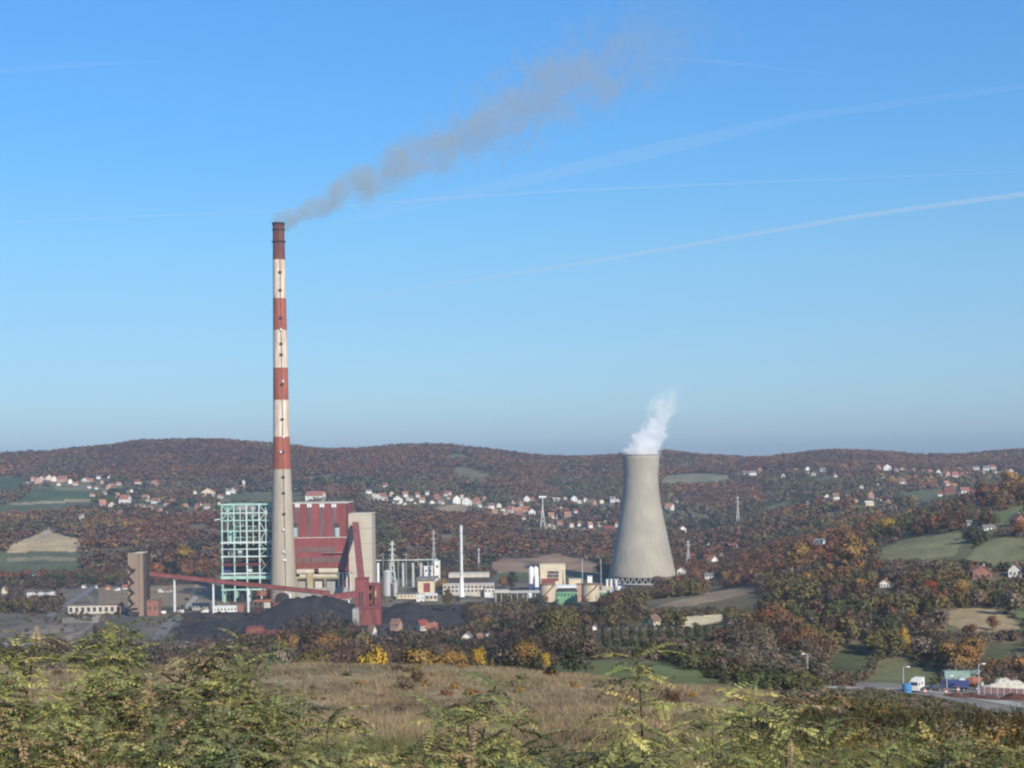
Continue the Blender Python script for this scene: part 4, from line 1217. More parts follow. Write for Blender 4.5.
    (108, 590.5, 6, 5, 'salmon', 'red', 14), (116, 591, 6, 4, 'white', 'grey', 14), (124, 589.5, 7, 4.5, 'white', 'red', 14), (161, 592.5, 7, 5, 'white', 'grey', 14), (168, 592.5, 7, 5, 'pale', 'brown', 14), (83.5, 588.5, 4, 4.5, 'white', 'grey', 14), (95.5, 588.5, 3.5, 3.5, 'white', 'grey', 14), (4, 594, 5, 9, 'cream', 'brown', 14), (33, 578, 3, 4, 'white', 'grey', 14), (22, 585, 4, 5, 'white', 'grey', 14),
]
CLUST = ['in the top left hillside row', 'just below the top left row', 'in the village above the rust woods', 'behind and left of the green frame', 'above the red boiler house',
         'in the village above the slim stack', 'in the village left of the cooling tower', 'on the slope right of the cooling tower', 'near the skyline right of the cooling tower', 'in the far right hillside village', 'at the far right below the skyline',
         'on the near right hill', 'by the dark orchard', 'in the trees below the coal heaps', 'on the plain left of the coal yard']
CGRP = ['houses ' + c for c in CLUST]
ORD = ['first', 'second', 'third', 'fourth', 'fifth', 'sixth', 'seventh', 'eighth', 'ninth', 'tenth', 'eleventh', 'twelfth', 'thirteenth', 'fourteenth', 'fifteenth', 'sixteenth', 'seventeenth', 'eighteenth', 'nineteenth', 'twentieth', 'twenty-first', 'twenty-second']
WN = dict(white='white', cream='cream', salmon='salmon', brick='brick', pale='pale', mintwall='mint-green')
RN = dict(red='red', orange='orange', maroon='maroon', brown='brown', grey='grey', pale='pale')
HBLOCK = []
hr = random.Random(5)
counts = {}
for hsp in HOUSES:
    counts.setdefault(hsp[6], []).append(hsp)
for ci in counts: counts[ci].sort(key=lambda t: (t[0], t[1]))


def house(px, py, wpx, hpx, wall, roof, ci):
    dmin = 30
    if ci <= 6 or ci in (8, 9, 10): dmin = 1500
    elif ci == 7: dmin = 1100
    elif ci in (11, 12): dmin = 450
    elif ci == 13: dmin = 780
    elif ci == 14: dmin = 1000
    p = hit(px, py, dmin)
    d = p.y
    k = d / F
    same = [t for t in counts[ci] if t[4] == wall and t[5] == roof]
    i = [t[:2] for t in same].index((px, py))
    head = f'{WN[wall]} {RN[roof]}-roofed house'
    if hpx < wpx * .45: head = f'low {head}'
    if len(same) == 1: lab = f'{head} {CLUST[ci]}'
    else: lab = f'{head}, {ORD[i]} such from left {CLUST[ci]}'
    wd = wpx * k
    dp = wd * hr.uniform(.65, 1.0) if wpx / max(hpx, 1) < 1.9 else wd * .45
    dp = max(4, dp)
    ht = hpx * k * .88
    hw = ht * (.58 if roof not in ('grey', 'pale') else .66)
    yaw = R(hr.uniform(-32, 32))
    ext = abs(wd * math.cos(yaw)) + abs(dp * math.sin(yaw))
    wd *= wpx * k / max(ext, .1) * .9
    r0 = empty('house', (p.x, p.y + dp * .5, p.z - .3), lab, 'house', CGRP[ci], yaw)
    gable = hr.random() < .5 and wpx / hpx < 1.5     # ridge across or along the view
    q = MB()
    q.box(-wd / 2, wd / 2, -dp / 2, dp / 2, -2, hw)
    rh = ht - hw
    if gable:
        for s in (-1, 1): q.add([(-wd / 2, s * dp / 2, hw), (wd / 2, s * dp / 2, hw), (0, s * dp / 2, ht - .1)], [(0, 1, 2) if s < 0 else (1, 0, 2)])
    else:
        for s in (-1, 1): q.add([(s * wd / 2, -dp / 2, hw), (s * wd / 2, dp / 2, hw), (s * wd / 2, 0, ht - .1)], [(0, 1, 2) if s > 0 else (1, 0, 2)])
    q.build('wall', M[wall], r0)
    q = MB()
    o, t = .5, .28
    A_, B_ = (wd / 2, dp / 2) if gable else (dp / 2, wd / 2)
    sl = rh / A_
    for s in (-1, 1):
        e = A_ + o
        a0, a1 = (s * e, hw - o * sl + .1), (0, ht + .1)
        vs = []
        for bb in (-B_ - o, B_ + o):
            for (u_, z_) in (a0, a1):
                for dz in (0, t):
                    vs.append((u_, bb, z_ + dz) if gable else (bb, u_, z_ + dz))
        q.add(vs, [(0, 1, 3, 2), (4, 6, 7, 5), (0, 4, 5, 1), (2, 3, 7, 6), (0, 2, 6, 4), (1, 5, 7, 3)])
    ro = q.build('roof', M[roof], r0)
    if wpx > 6.5:
        q = MB(); cxh = wd * .2; q.box(cxh - .4, cxh + .4, -.4 + dp * .12, .4 + dp * .12, hw + rh * .4, ht + 1.0); q.build('chimney', M['brick' if wall != 'brick' else 'greyconc'], ro)
        nxw = 2 if wpx < 12 else 3
        fl = 2 if hw > 4.6 else 1
        for f_ in range(fl):
            for j in range(nxw):
                xw = wd * ((j + .5) / nxw - .5); zw = hw * ((f_ + .55) / fl)
                q = MB(); q.box(xw - min(.6, wd * .07), xw + min(.6, wd * .07), -dp / 2 - .06, -dp / 2 + .05, zw - .7, zw + .6); q.build('window', M['pane'], r0)
    HBLOCK.append((px, py, wpx, d, p.x, p.y + dp * .5))


for hsp in HOUSES: house(*hsp)

# ------------------------------------------------------------------ trees
def cards(P, Nn, size, aspect=1.0):
    """one triangle per point, facing Nn"""
    m = len(P)
    Nn = Nn / (np.linalg.norm(Nn, axis=1, keepdims=True) + 1e-9)
    t = RNG.normal(size=(m, 3)); t -= (t * Nn).sum(1, keepdims=True) * Nn
    t /= np.linalg.norm(t, axis=1, keepdims=True) + 1e-9
    b = np.cross(Nn, t)
    s = (np.asarray(size).reshape(-1, 1) if np.ndim(size) else size) * RNG.uniform(.6, 1.35, (m, 1))
    V = np.stack([P + t * s, P - t * s * .6 + b * s * .85 * aspect, P - t * s * .5 - b * s * .85 * aspect], 1)
    return V.reshape(-1, 3)


def leafy(ntri, size, seed, wide=.5, lo=.18, lobes=13, hollow=.55, cone=0):
    r = np.random.default_rng(seed)
    c = r.normal(size=(lobes, 3)); c /= np.linalg.norm(c, axis=1, keepdims=True)
    c *= r.uniform(.35, 1, (lobes, 1)) ** .6
    cen = np.stack([c[:, 0] * wide * .62, c[:, 1] * wide * .62, (lo + 1) / 2 + c[:, 2] * (1 - lo) / 2 * .72], 1)
    if cone: cen[:, :2] *= (1.25 - cone * (cen[:, 2:] - lo) / (1 - lo))
    rad_ = r.uniform(.30, .5, lobes) * wide
    li = r.integers(0, lobes, ntri)
    dr = r.normal(size=(ntri, 3)); dr /= np.linalg.norm(dr, axis=1, keepdims=True)
    dr[:, 2] = dr[:, 2] * .9 + .1
    f = r.uniform(hollow, 1.08, (ntri, 1))
    P = cen[li] + dr * rad_[li][:, None] * f * np.array([1, 1, .85])
    V = cards(P, dr + r.normal(size=(ntri, 3)) * .45, size)
    tone = (r.uniform(.82, 1.18, lobes)[li] * r.uniform(.9, 1.1, ntri))
    hue = r.normal(size=(lobes, 3))[li] * .06 + r.normal(size=(ntri, 3)) * .025
    nr = dr * .6 + (P - np.array([0, 0, (lo + .6) / 2])) / wide * .4 + np.array([0, 0, .7]) + r.normal(size=(ntri, 3)) * .14
    nr /= np.linalg.norm(nr, axis=1, keepdims=True)
    return V, np.repeat(np.clip(tone[:, None] * (1 + hue), .2, 2), 3, 0), np.repeat(nr, 3, 0)


def twiggy(ntwig, width, seed, wide=.42, lo=.1, up=.9):
    r = np.random.default_rng(seed)
    nl = 11
    an = r.uniform(0, 2 * np.pi, nl)
    tip = np.stack([np.cos(an) * wide * r.uniform(.3, .95, nl), np.sin(an) * wide * r.uniform(.3, .95, nl), r.uniform(.55, .95, nl)], 1)
    st = np.stack([np.zeros(nl), np.zeros(nl), r.uniform(.08, .35, nl)], 1)
    li = r.integers(0, nl, ntwig); t = r.uniform(.25, 1, (ntwig, 1)) ** .7
    A_ = st[li] + (tip - st)[li] * t + r.normal(size=(ntwig, 3)) * .035
    dr = (tip - st)[li] * .6 + r.normal(size=(ntwig, 3)) * .35 + np.array([0, 0, .25 * up])
    dr /= np.linalg.norm(dr, axis=1, keepdims=True)
    ln = r.uniform(.07, .2, (ntwig, 1))
    side = np.cross(dr, r.normal(size=(ntwig, 3))); side /= np.linalg.norm(side, axis=1, keepdims=True) + 1e-9
    V = np.stack([A_ - side * width, A_ + side * width, A_ + dr * ln], 1).reshape(-1, 3)
    tone = np.repeat(r.uniform(.8, 1.2, ntwig), 3)[:, None] * np.ones(3)
    nr = np.stack([A_[:, 0] / wide, A_[:, 1] / wide, A_[:, 2] + .1], 1) + r.normal(size=(ntwig, 3)) * .25
    nr /= np.linalg.norm(nr, axis=1, keepdims=True) + 1e-9
    return V, tone, np.repeat(nr, 3, 0)


def trunk_mesh(seed, h=.55, r0=.022, limbs=5, spread=.26):
    r = random.Random(seed)
    q = MB()
    q.tube((0, 0, -.05), (.01, .0, h * .5), r0 * 1.1, r0 * .75, 7, False)
    q.tube((.01, 0, h * .5), (0, .015, h), r0 * .75, r0 * .35, 7, False)
    for i in range(limbs):
        a = 2 * math.pi * (i + r.random() * .6) / limbs
        z = h * r.uniform(.4, .85)
        q.tube((0, 0, z), (math.cos(a) * spread * r.uniform(.6, 1), math.sin(a) * spread * r.uniform(.6, 1), z + r.uniform(.14, .32)), r0 * .5, r0 * .15, 5, False)
    me = bpy.data.meshes.new('trunk'); me.from_pydata(q.v, [], q.f); me.materials.append(M['bark']); me.update()
    return me


def tmesh(name, V, tone, nrm):
    me = np_mesh(name, V, np.arange(len(V)).reshape(-1, 3), tone, nrm=nrm)
    me.materials.append(M['leaf_obj'])
    return me


HI = {'leafy': [leafy(1500, .032, s, wide=w_, lo=l_, hollow=.72, lobes=17) for s, w_, l_ in ((1, .46, .12), (2, .52, .18), (3, .42, .1), (4, .56, .15), (5, .48, .2))],
      'bare': [(lambda a, b: (np.concatenate([a[0], b[0]]), np.concatenate([a[1] * .9, b[1]]), np.concatenate([a[2], b[2]])))(twiggy(560, .005, s + 20, wide=w_), leafy(520, .026, s + 40, wide=w_ * 1.05, lo=.12, hollow=.2, lobes=18)) for s, w_ in ((1, .42), (2, .5), (3, .46), (4, .38))],
      'column': [leafy(640, .036, s, wide=.2, lo=.06, lobes=16) for s in (61, 62)],
      'bush': [leafy(520, .07, s, wide=.75, lo=-.1, lobes=11) for s in (71, 72, 73)],
      'conifer': [leafy(640, .04, s, wide=.3, lo=.04, lobes=22, cone=1.1) for s in (81,)]}
MID = {'leafy': [leafy(300, .06, s, wide=w_, lo=.02, hollow=.7) for s, w_ in ((101, .48), (102, .54), (103, .44), (104, .5))],
       'bare': [(lambda a, b: (np.concatenate([a[0], b[0]]), np.concatenate([a[1] * .9, b[1]]), np.concatenate([a[2], b[2]])))(twiggy(150, .01, s, wide=.48), leafy(150, .05, s + 3, wide=.48, lo=.02, hollow=.2)) for s in (111, 112, 113)],
       'column': [leafy(160, .06, 121, wide=.2, lo=.03)], 'bush': [leafy(130, .13, s, wide=.75, lo=-.1) for s in (131, 132)], 'conifer': [leafy(160, .07, 141, wide=.3, lo=.02, cone=1.1)]}
LOW = {'leafy': [leafy(84, .105, s, wide=w_, lo=0) for s, w_ in ((201, .5), (202, .56), (203, .46), (204, .52), (205, .6))],
       'bare': [leafy(36, .125, s, wide=.5, lo=.05, hollow=.2) for s in (211, 212, 213)],
       'column': [leafy(36, .11, 221, wide=.22, lo=.03)], 'bush': [leafy(30, .24, s, wide=.8, lo=-.15) for s in (231, 232)], 'conifer': [leafy(40, .12, 241, wide=.3, lo=0, cone=1.1)]}
BRUSH = {'bare': [(lambda a, b: (np.concatenate([a[0], b[0]]), np.concatenate([a[1], b[1]]), np.concatenate([a[2], b[2]])))(twiggy(700, .004, s + 20, wide=.6, lo=0), leafy(420, .017, s + 40, wide=.6, lo=-.1, hollow=.1)) for s in (301, 302, 303)],
         'leafy': [leafy(1100, .024, s, wide=.62, lo=-.15, lobes=16, hollow=.2) for s in (311, 312, 313)]}
MIDBR = {'bare': HI['bush'] + MID['bush'], 'leafy': HI['bush']}
HI_ME = {k: [tmesh(k + '_crown', *t) for t in v] for k, v in HI.items()}
TRUNKS = [trunk_mesh(s) for s in (1, 2, 3)]

C = dict(rust=(.182, .099, .052), maroon=(.128, .078, .053), brown=(.155, .105, .066), greybrown=(.15, .12, .088), olive=(.135, .122, .055), dkgreen=(.055, .064, .034), green=(.098, .108, .05),
         ochre=(.26, .17, .065), yellow=(.46, .31, .06), orange=(.255, .135, .062), palegrey=(.19, .165, .125), red=(.36, .1, .045))
C = {k: (v[0] * 1.45, v[1] * 1.36, v[2] * 1.28) if k not in ('yellow', 'red') else v for k, v in C.items()}
CNAME = dict(rust='rust-brown', maroon='dark maroon', brown='brown', greybrown='grey-brown', olive='olive', dkgreen='dark green', green='green', ochre='ochre', yellow='bright yellow', orange='orange', palegrey='pale grey', red='orange-red')
PAL = {
    'ridge': [('rust', 46), ('maroon', 24), ('brown', 18), ('greybrown', 8), ('olive', 4)],
    'ridge_low': [('rust', 28), ('maroon', 12), ('brown', 24), ('greybrown', 16), ('olive', 18), ('ochre', 2)],
    'village': [('olive', 34), ('green', 16), ('dkgreen', 10), ('greybrown', 24), ('brown', 14), ('rust', 9), ('ochre', 4), ('orange', 1)],
    'rustwood': [('rust', 38), ('orange', 6), ('brown', 32), ('ochre', 4), ('greybrown', 14), ('olive', 6)],
    'mixed': [('greybrown', 26), ('brown', 18), ('olive', 26), ('green', 7), ('dkgreen', 6), ('rust', 8), ('ochre', 5), ('palegrey', 6)],
    'scrub': [('greybrown', 36), ('palegrey', 14), ('brown', 18), ('olive', 24), ('ochre', 2), ('rust', 4), ('dkgreen', 3)],
    'dark': [('greybrown', 40), ('dkgreen', 10), ('olive', 24), ('brown', 22), ('rust', 2), ('ochre', 2)],
    'hedge': [('palegrey', 30), ('olive', 30), ('dkgreen', 30), ('greybrown', 8), ('rust', 3)],
}
BARE = {'greybrown', 'palegrey', 'brown'}


def palette_of(px, py, d):
    if d > 2500 and py < 482: return 'ridge' if px > 90 and not (600 < px < 740) else 'ridge_low'
    if d > 1450:
        if px < 280 and py > 515: return 'rustwood'
        if 400 < px < 620 and 515 < py < 560: return 'rustwood'
        if px > 640 and py > 510: return 'mixed'
        return 'village' if py > 478 else 'ridge_low'
    if d > 860 and px < 660: return 'dark'
    if px < 640: return 'dark' if px > 200 else 'scrub'
    if d < 480: return 'hedge' if px < 830 else 'scrub'
    return 'mixed'


def pick(pal):
    tot = sum(w_ for _, w_ in PAL[pal]); t = random.random() * tot
    for c_, w_ in PAL[pal]:
        t -= w_
        if t <= 0: return c_
    return PAL[pal][0][0]


WOODS_ON_PLAIN = [   # (outline in view, min depth, max depth, density)
    ([(-40, 600), (62, 598), (62, 614), (-40, 615)], 1050, 1300, .7),
    ([(-40, 575), (135, 574), (135, 588), (-40, 592)], 1250, 1500, .8),
    ([(385, 640), (395, 622), (450, 612), (445, 603), (500, 600), (540, 604), (640, 606), (660, 640), (385, 660)], 850, 1170, .85),
    ([(630, 575), (720, 575), (720, 612), (632, 612)], 1000, 1330, .8),
    ([(494, 590), (530, 592), (530, 600), (494, 604)], 1180, 1260, .4),
    ([(270, 625), (345, 615), (390, 625), (390, 660), (230, 665), (235, 640)], 800, 985, .85),
    ([(372, 560), (500, 555), (500, 578), (440, 580), (372, 578)], 1380, 1500, .7),
    ([(100, 584), (215, 578), (215, 590), (100, 592)], 1330, 1500, .6),
    ([(600, 560), (700, 560), (700, 580), (600, 580)], 1450, 1600, .8),
]
FRONT = [(645, 760, 606, 850), (590, 720, 640, 640), (670, 728, 624, 640), (590, 700, 647, 525), (690, 735, 655, 490), (640, 760, 611, 700), (941, 1030, 629, 590), (985, 1030, 668, 455), (876, 972, 558, 850), (978, 1030, 560, 760), (966, 1000, 575, 645), (1005, 1030, 575, 645), (868, 955, 676, 455), (826, 872, 668, 470), (600, 660, 587, 1395), (535, 600, 605, 1165), (440, 500, 601, 1250), (352, 383, 620, 1010), (405, 432, 606, 1185), (790, 1100, 712, 410), (640, 665, 616, 700), (668, 730, 614, 620), (360, 380, 627, 900), (460, 495, 636, 900), (415, 440, 622, 900), (388, 404, 622, 900), (60, 125, 606, 1120), (25, 60, 594, 1260), (244, 282, 631, 960)]      # pixel boxes that must stay clear (things that stand in front of or among the woods)


def keep_mask(X, Y, Z, hmean=9.0):
    px, py = proj(X, Y, Z)
    ok = np.ones(len(X), bool)
    for poly, c_, d0, d1 in FIELDS:
        ok &= ~(inpoly(px, py, poly) & (Y > d0) & (Y < d1))
    for hx, hy, hw_, hd, wx, wy in HBLOCK:
        k = hd / F
        tall = hmean * F / Y
        ok &= ~((np.abs(px - hx) < hw_ * .5 + 1.2 + tall * .28) & (Y < hd + 3) & (py > hy - 1) & (py < hy + tall * (.45 if hd > 1400 else .8)) & (Y > hd * .6))
        ok &= ~((X - wx) ** 2 + (Y - wy) ** 2 < (hw_ * k * .7 + 5) ** 2)
    pl = (Z < -101.5) & (Y > 830) & (Y < 1480) & (px < 700)
    inw = np.zeros(len(X), bool)
    u = RNG.random(len(X))
    for poly, d0, d1, den in WOODS_ON_PLAIN:
        inw |= inpoly(px, py, poly) & (Y > d0) & (Y < d1) & (u < den)
    ok &= ~pl | inw
    return ok, px, py


def scatter(dmin, dmax, spacing, tmax=.40):
    """jittered points over the ground wedge"""
    out = []
    y = dmin
    while y < dmax:
        half = tmax * (y + 20)
        k = int(2 * half / spacing)
        x = -half + (np.arange(k) + RNG.uniform(-.45, .45, k) + .5) * spacing
        out.append(np.stack([x, y + RNG.uniform(-.45, .45, k) * spacing], 1))
        y += spacing
    return np.concatenate(out)


def region(px, py, d):
    if d > 1450:
        if px < 280: return 'in the rust woods behind the stair tower'
        if px < 620: return 'in the woods behind the plant'
        return 'in the far woods right of the cooling tower'
    if px < 230: return 'on the plain left of the coal yard' if d > 850 else 'below the edge of the dry field'
    if px < 400: return 'in the bare wood below the coal heaps'
    if px < 540: return 'in the wood around the low white houses'
    if px < 640: return 'in the thicket below the round tanks'
    if d < 330: return 'on the near slope above the gravel road'
    if d < 470: return 'along the hedge by the green field' if px < 800 else 'beside the gravel road'
    if px < 760: return 'above the dark orchard below the cooling tower' if d < 900 else 'at the right foot of the cooling tower'
    if px < 870: return 'in the scrub in the middle of the right hillside' if d < 760 else 'in the wooded hollow left of the hill meadow'
    if d < 620: return 'in the thicket above the gravel road'
    if d < 830: return 'below the brick house on the right hill'
    return 'beside the meadow on the right hill'


TREES = []      # (x, y, z, height, width factor, kind, colour)


def woods(dmin, dmax, spacing, thin, hrange):
    P = scatter(dmin, dmax, spacing)
    Z = gz(P[:, 0], P[:, 1])
    ok, px, py = keep_mask(P[:, 0], P[:, 1], Z, sum(hrange) / 2)
    cl = vnoise(P[:, 0] / 38, P[:, 1] / 38, 77) + .5 * vnoise(P[:, 0] / 14, P[:, 1] / 14, 78)
    bign = vnoise(P[:, 0] / 170, P[:, 1] / 230, 83)
    for ib, ((x, y), z, o, a, b, c_) in enumerate(zip(P, Z, ok, px, py, cl)):
        if not o or a < -60 or a > 1084 or b > 790: continue
        if c_ < thin + random.uniform(-.3, .3): continue
        pal = palette_of(a, b, y)
        if y > 470 and pal in ('mixed', 'village', 'ridge_low') and bign[ib] > .34: pal = 'rustwood'
        cell = 46 if y < 1500 else 95
        random.seed(int((x + 9 * math.sin(y / 17)) // cell) * 7919 + int((y + 9 * math.sin(x / 13)) // cell) * 104729)
        c1 = pick(pal)                       # neighbours lean to one colour
        random.seed(int(abs(x) * 977 + y * 131))
        cname = c1 if random.random() < .76 else pick(pal)
        kind = 'bare' if cname in BARE and random.random() < .75 else 'leafy'
        u = random.random()
        if cname in ('ochre', 'yellow', 'olive') and u < .12: kind = 'column'
        elif cname == 'dkgreen' and u < .3 and y > 400: kind = 'conifer'
        elif u > .80 and y < 1500: kind = 'bush'
        h = random.uniform(*hrange)
        if a < 560 and 480 < y < 900: h *= 1.5
        if a < 560 and y < 480: h *= .7
        if kind == 'bush': h *= random.uniform(.3, .5)
        skip = False
        for fx0, fx1, ft, fd in FRONT:
            if fx0 < a < fx1 and y < fd and b - h * F / y < ft:
                h = (b - ft) * y / F
                skip = skip or h < 2.0
        if skip: continue
        if kind == 'column': h *= 1.15
        TREES.append((x, y, z, h, random.uniform(.8, 1.2) * (1.3 if y > 1500 else 1.12), kind, cname))


woods(285, 480, 4.8, -.35, (3.5, 7.5))
woods(480, 900, 5.8, -.62, (4.5, 11.5))
woods(900, 1500, 7.2, -.8, (6.5, 12))
n_mid = len(TREES)
woods(1500, 2300, 10.0, -.3, (7, 15))
woods(2300, 3620, 12.0, -.8, (11, 18))

# single trees that stand out: px, base py, height px, width factor, kind, colour, dmin, label
STAND = [
    (887, 539, 22, 1.0, 'leafy', 'yellow', 700, 'round yellow tree at the upper left corner of the hill meadow'),
    (851, 574, 44, .9, 'leafy', 'ochre', 600, 'largest ochre tree left of the hill meadow'),
    (868, 556, 20, 1.0, 'leafy', 'ochre', 600, 'small ochre tree right of the largest ochre tree'),
    (872, 535, 22, .9, 'leafy', 'rust', 700, 'rust-red tree behind the largest ochre tree'),
    (930, 603, 24, .8, 'leafy', 'red', 480, 'flame-red tree above the tan field on the right hill'),
    (960, 606, 32, .7, 'leafy', 'ochre', 480, 'tall yellowish tree left of the brick house on the right hill'),
    (912, 634, 24, .6, 'leafy', 'yellow', 450, 'upper one of two yellow trees in the dark thicket'),
    (904, 657, 32, .6, 'leafy', 'yellow', 420, 'lower and taller one of two yellow trees in the dark thicket'),
    (888, 655, 44, .8, 'leafy', 'dkgreen', 420, 'dark green tree left of the two yellow trees'),
    (776, 638, 36, 1.15, 'leafy', 'rust', 480, 'broad rust-orange tree in the middle of the right hillside'),
    (797, 578, 42, .75, 'leafy', 'ochre', 600, 'tall ochre tree in the hollow above the rust-orange tree'),
    (372.5, 671, 33, 0.7, 'leafy', 'yellow', -292, 'small bright yellow tree at the edge of the dry field'),
    (425, 671, 32, 1.32, 'leafy', 'ochre', -292, 'broad ochre thicket right of the small bright yellow tree'),
    (456, 671, 29, 0.81, 'leafy', 'ochre', -292, 'ochre tree right of the broad ochre thicket'),
    (478, 671, 27, 0.53, 'leafy', 'yellow', -292, 'narrow yellow tree right of the ochre trees'),
    (492, 671, 17, .36, 'leafy', 'olive', -292, 'narrow olive tree beside the narrow yellow tree'),
    (527, 668, 35, 0.78, 'leafy', 'ochre', -310, 'tall ochre tree behind the right end of the dry field'),
    (545, 677, 27, 0.53, 'leafy', 'yellow', -292, 'narrow yellow tree left of the green field'),
    (183, 566, 24, 1.0, 'leafy', 'yellow', 1450, 'yellow tree in the rust woods left of the green frame'),
    (60, 592, 17, .9, 'conifer', 'dkgreen', 1200, 'dark conifer beside the low white warehouse'),
    (512, 590, 22, 1.2, 'conifer', 'dkgreen', 1230, 'dark green conifer right of the beige office block'),
    (503, 590, 14, 1.0, 'leafy', 'orange', 1240, 'orange-brown tree left of the dark conifer by the office block'),
    (441, 594, 16, 1.0, 'leafy', 'ochre', 1240, 'ochre tree at the left end of the beige office block'),
    (448, 612, 26, .6, 'leafy', 'olive', 1100, 'slim olive tree in front of the beige office block'),
    (657, 590, 15, .8, 'leafy', 'greybrown', 1150, 'grey-brown tree in front of the cooling tower columns'),
    (693, 584, 18, 1.0, 'leafy', 'rust', 1000, 'rust-brown tree right of the cooling tower foot'),
    (325, 660, 52, .95, 'bare', 'greybrown', -880, 'tallest bare tree in front of the coal heaps'),
    (300, 655, 44, 1.0, 'bare', 'greybrown', -890, 'bare tree left of the tallest bare tree'),
    (352, 655, 38, 1.0, 'bare', 'brown', -870, 'brown half-bare tree right of the tallest bare tree'),
    (312, 655, 34, 1.2, 'bare', 'brown', -840, 'broad brown bare tree just in front of the tallest bare tree'),
    (278, 655, 30, 1.1, 'bare', 'greybrown', -860, 'grey bare tree at the left end of the tall bare trees'),
    (336, 655, 34, 1.1, 'bare', 'olive', -850, 'olive half-bare tree under the tallest bare tree'),
    (262, 660, 24, 1.2, 'bare', 'greybrown', -840, 'low grey bare tree left of the tall bare trees'),
    (282, 668, 30, .52, 'leafy', 'palegrey', -295, 'pale grey-leaved tree at the left edge of the bare wood'),
    (312, 669, 24, .7, 'leafy', 'olive', -295, 'olive brown bush tree at the top of the dry field'),
    (665, 661, 22, 1.3, 'leafy', 'dkgreen', 380, 'dark evergreen tree at the upper edge of the green field'),
    (418, 686, 20, .9, 'bare', 'maroon', 150, 'dark reddish bush in the dry field'),
    (672, 708, 24, 1.2, 'bare', 'maroon', 120, 'dark bare bush in the dry field below the green field'),
    (405, 686, 9, 1, 'bush', 'greybrown', 150, 'small grey bush left of the dark reddish bush'),
    (1010, 492, 26, .8, 'leafy', 'ochre', 700, 'yellowish tree on the crest of the right hill'),
    (982, 505, 26, .8, 'leafy', 'rust', 700, 'rust-orange tree on the left end of the right hill crest'),
    (1020, 537, 17, 1.2, 'leafy', 'orange', 600, 'orange tree below the brown house at the right edge'),
    (925, 532, 14, 1.5, 'leafy', 'maroon', 700, 'dark red low tree along the top of the hill meadow'),
    (993, 631, 17, .9, 'leafy', 'rust', 450, 'small rust tree standing in the tan field'),
    (970, 640, 19, 1.1, 'leafy', 'maroon', 450, 'dark maroon bush at the lower edge of the tan field'),
    (913, 508, 14, .9, 'leafy', 'ochre', 1300, 'round yellow-olive tree below the far right village'),
    (100, 646, 24, .9, 'bare', 'rust', 240, 'brown bare tree left at the far edge of the dry field'),
]
for hx_, top_, dpx in ((870, 660, 0),):
    pass


def tree_obj(x, y, z, h, wf, kind, cname, label, group):
    nm = {'leafy': 'tree', 'bare': 'bare_tree', 'column': 'poplar_tree', 'bush': 'bush', 'conifer': 'conifer_tree'}[kind]
    r0 = empty(nm, (x, y, z), label, 'bush' if kind == 'bush' else 'tree', group, rz=random.uniform(0, 6.28))
    r0.scale = (h * wf, h * wf, h)
    cr = link('crown', random.choice(HI_ME[kind]), None, r0)
    c = C[cname]
    j = random.uniform(.85, 1.18)
    cr.color = (c[0] * j * random.uniform(.93, 1.07), c[1] * j, c[2] * j, 1)
    tr = link('trunk', random.choice(TRUNKS), None, r0)
    if kind in ('bush',): tr.scale = (.6, .6, .6)
    return r0


random.seed(99)
placed = []
for px, py, hp, wf, kind, cname, dmin, lab in STAND:
    if dmin < 0:
        p = gp(px, -dmin)
        hm = world(px, py - hp, -dmin).z - p.z
        p = Vector((world(px, py - hp * .5, -dmin).x, p.y, p.z))
    else:
        p = hit(px, py, dmin)
        hm = hp * p.y / F
    if kind == 'bush': hm = max(hm, .5)
    tree_obj(p.x, p.y, p.z - .2, hm, wf, kind, cname, lab, None)
    placed.append((p.x, p.y, hm * .4))
PL = np.array(placed)
T = [t for t in TREES if np.min((PL[:, 0] - t[0]) ** 2 + (PL[:, 1] - t[1]) ** 2 - PL[:, 2] ** 2) > 0]


def visible(t):
    """how much of the crown's middle is clear of the terrain in front"""
    x, y, z, h = t[:4]
    d = np.linspace(30, y * .985, 60)
    zz = (z + h * .75) * d / y
    return bool(np.all(gz(x / y * d, d) < zz))


order = sorted(range(len(T)), key=lambda i: -T[i][3] * (1.0 if T[i][5] != 'bush' else 1.2) / T[i][1])
single = []
for i in order:
    if len(single) >= 232: break
    t = T[i]
    a, b = proj(t[0], t[1], t[2])
    if not (-5 < a < 1029): continue
    if visible(t): single.append(i)
sset = set(single)
for i in single:
    x, y, z, h, wf, kind, cname = T[i]
    a, b = proj(x, y, z)
    reg = region(a, b, y)
    form = {'leafy': 'leafy tree', 'bare': 'bare-branched tree', 'column': 'slim upright tree', 'bush': 'low bush', 'conifer': 'pointed conifer'}[kind]
    tree_obj(x, y, z - .2, h, wf, kind, cname, f'{CNAME[cname]} {form} {reg}', f'{CNAME[cname]} {form}s {reg}')


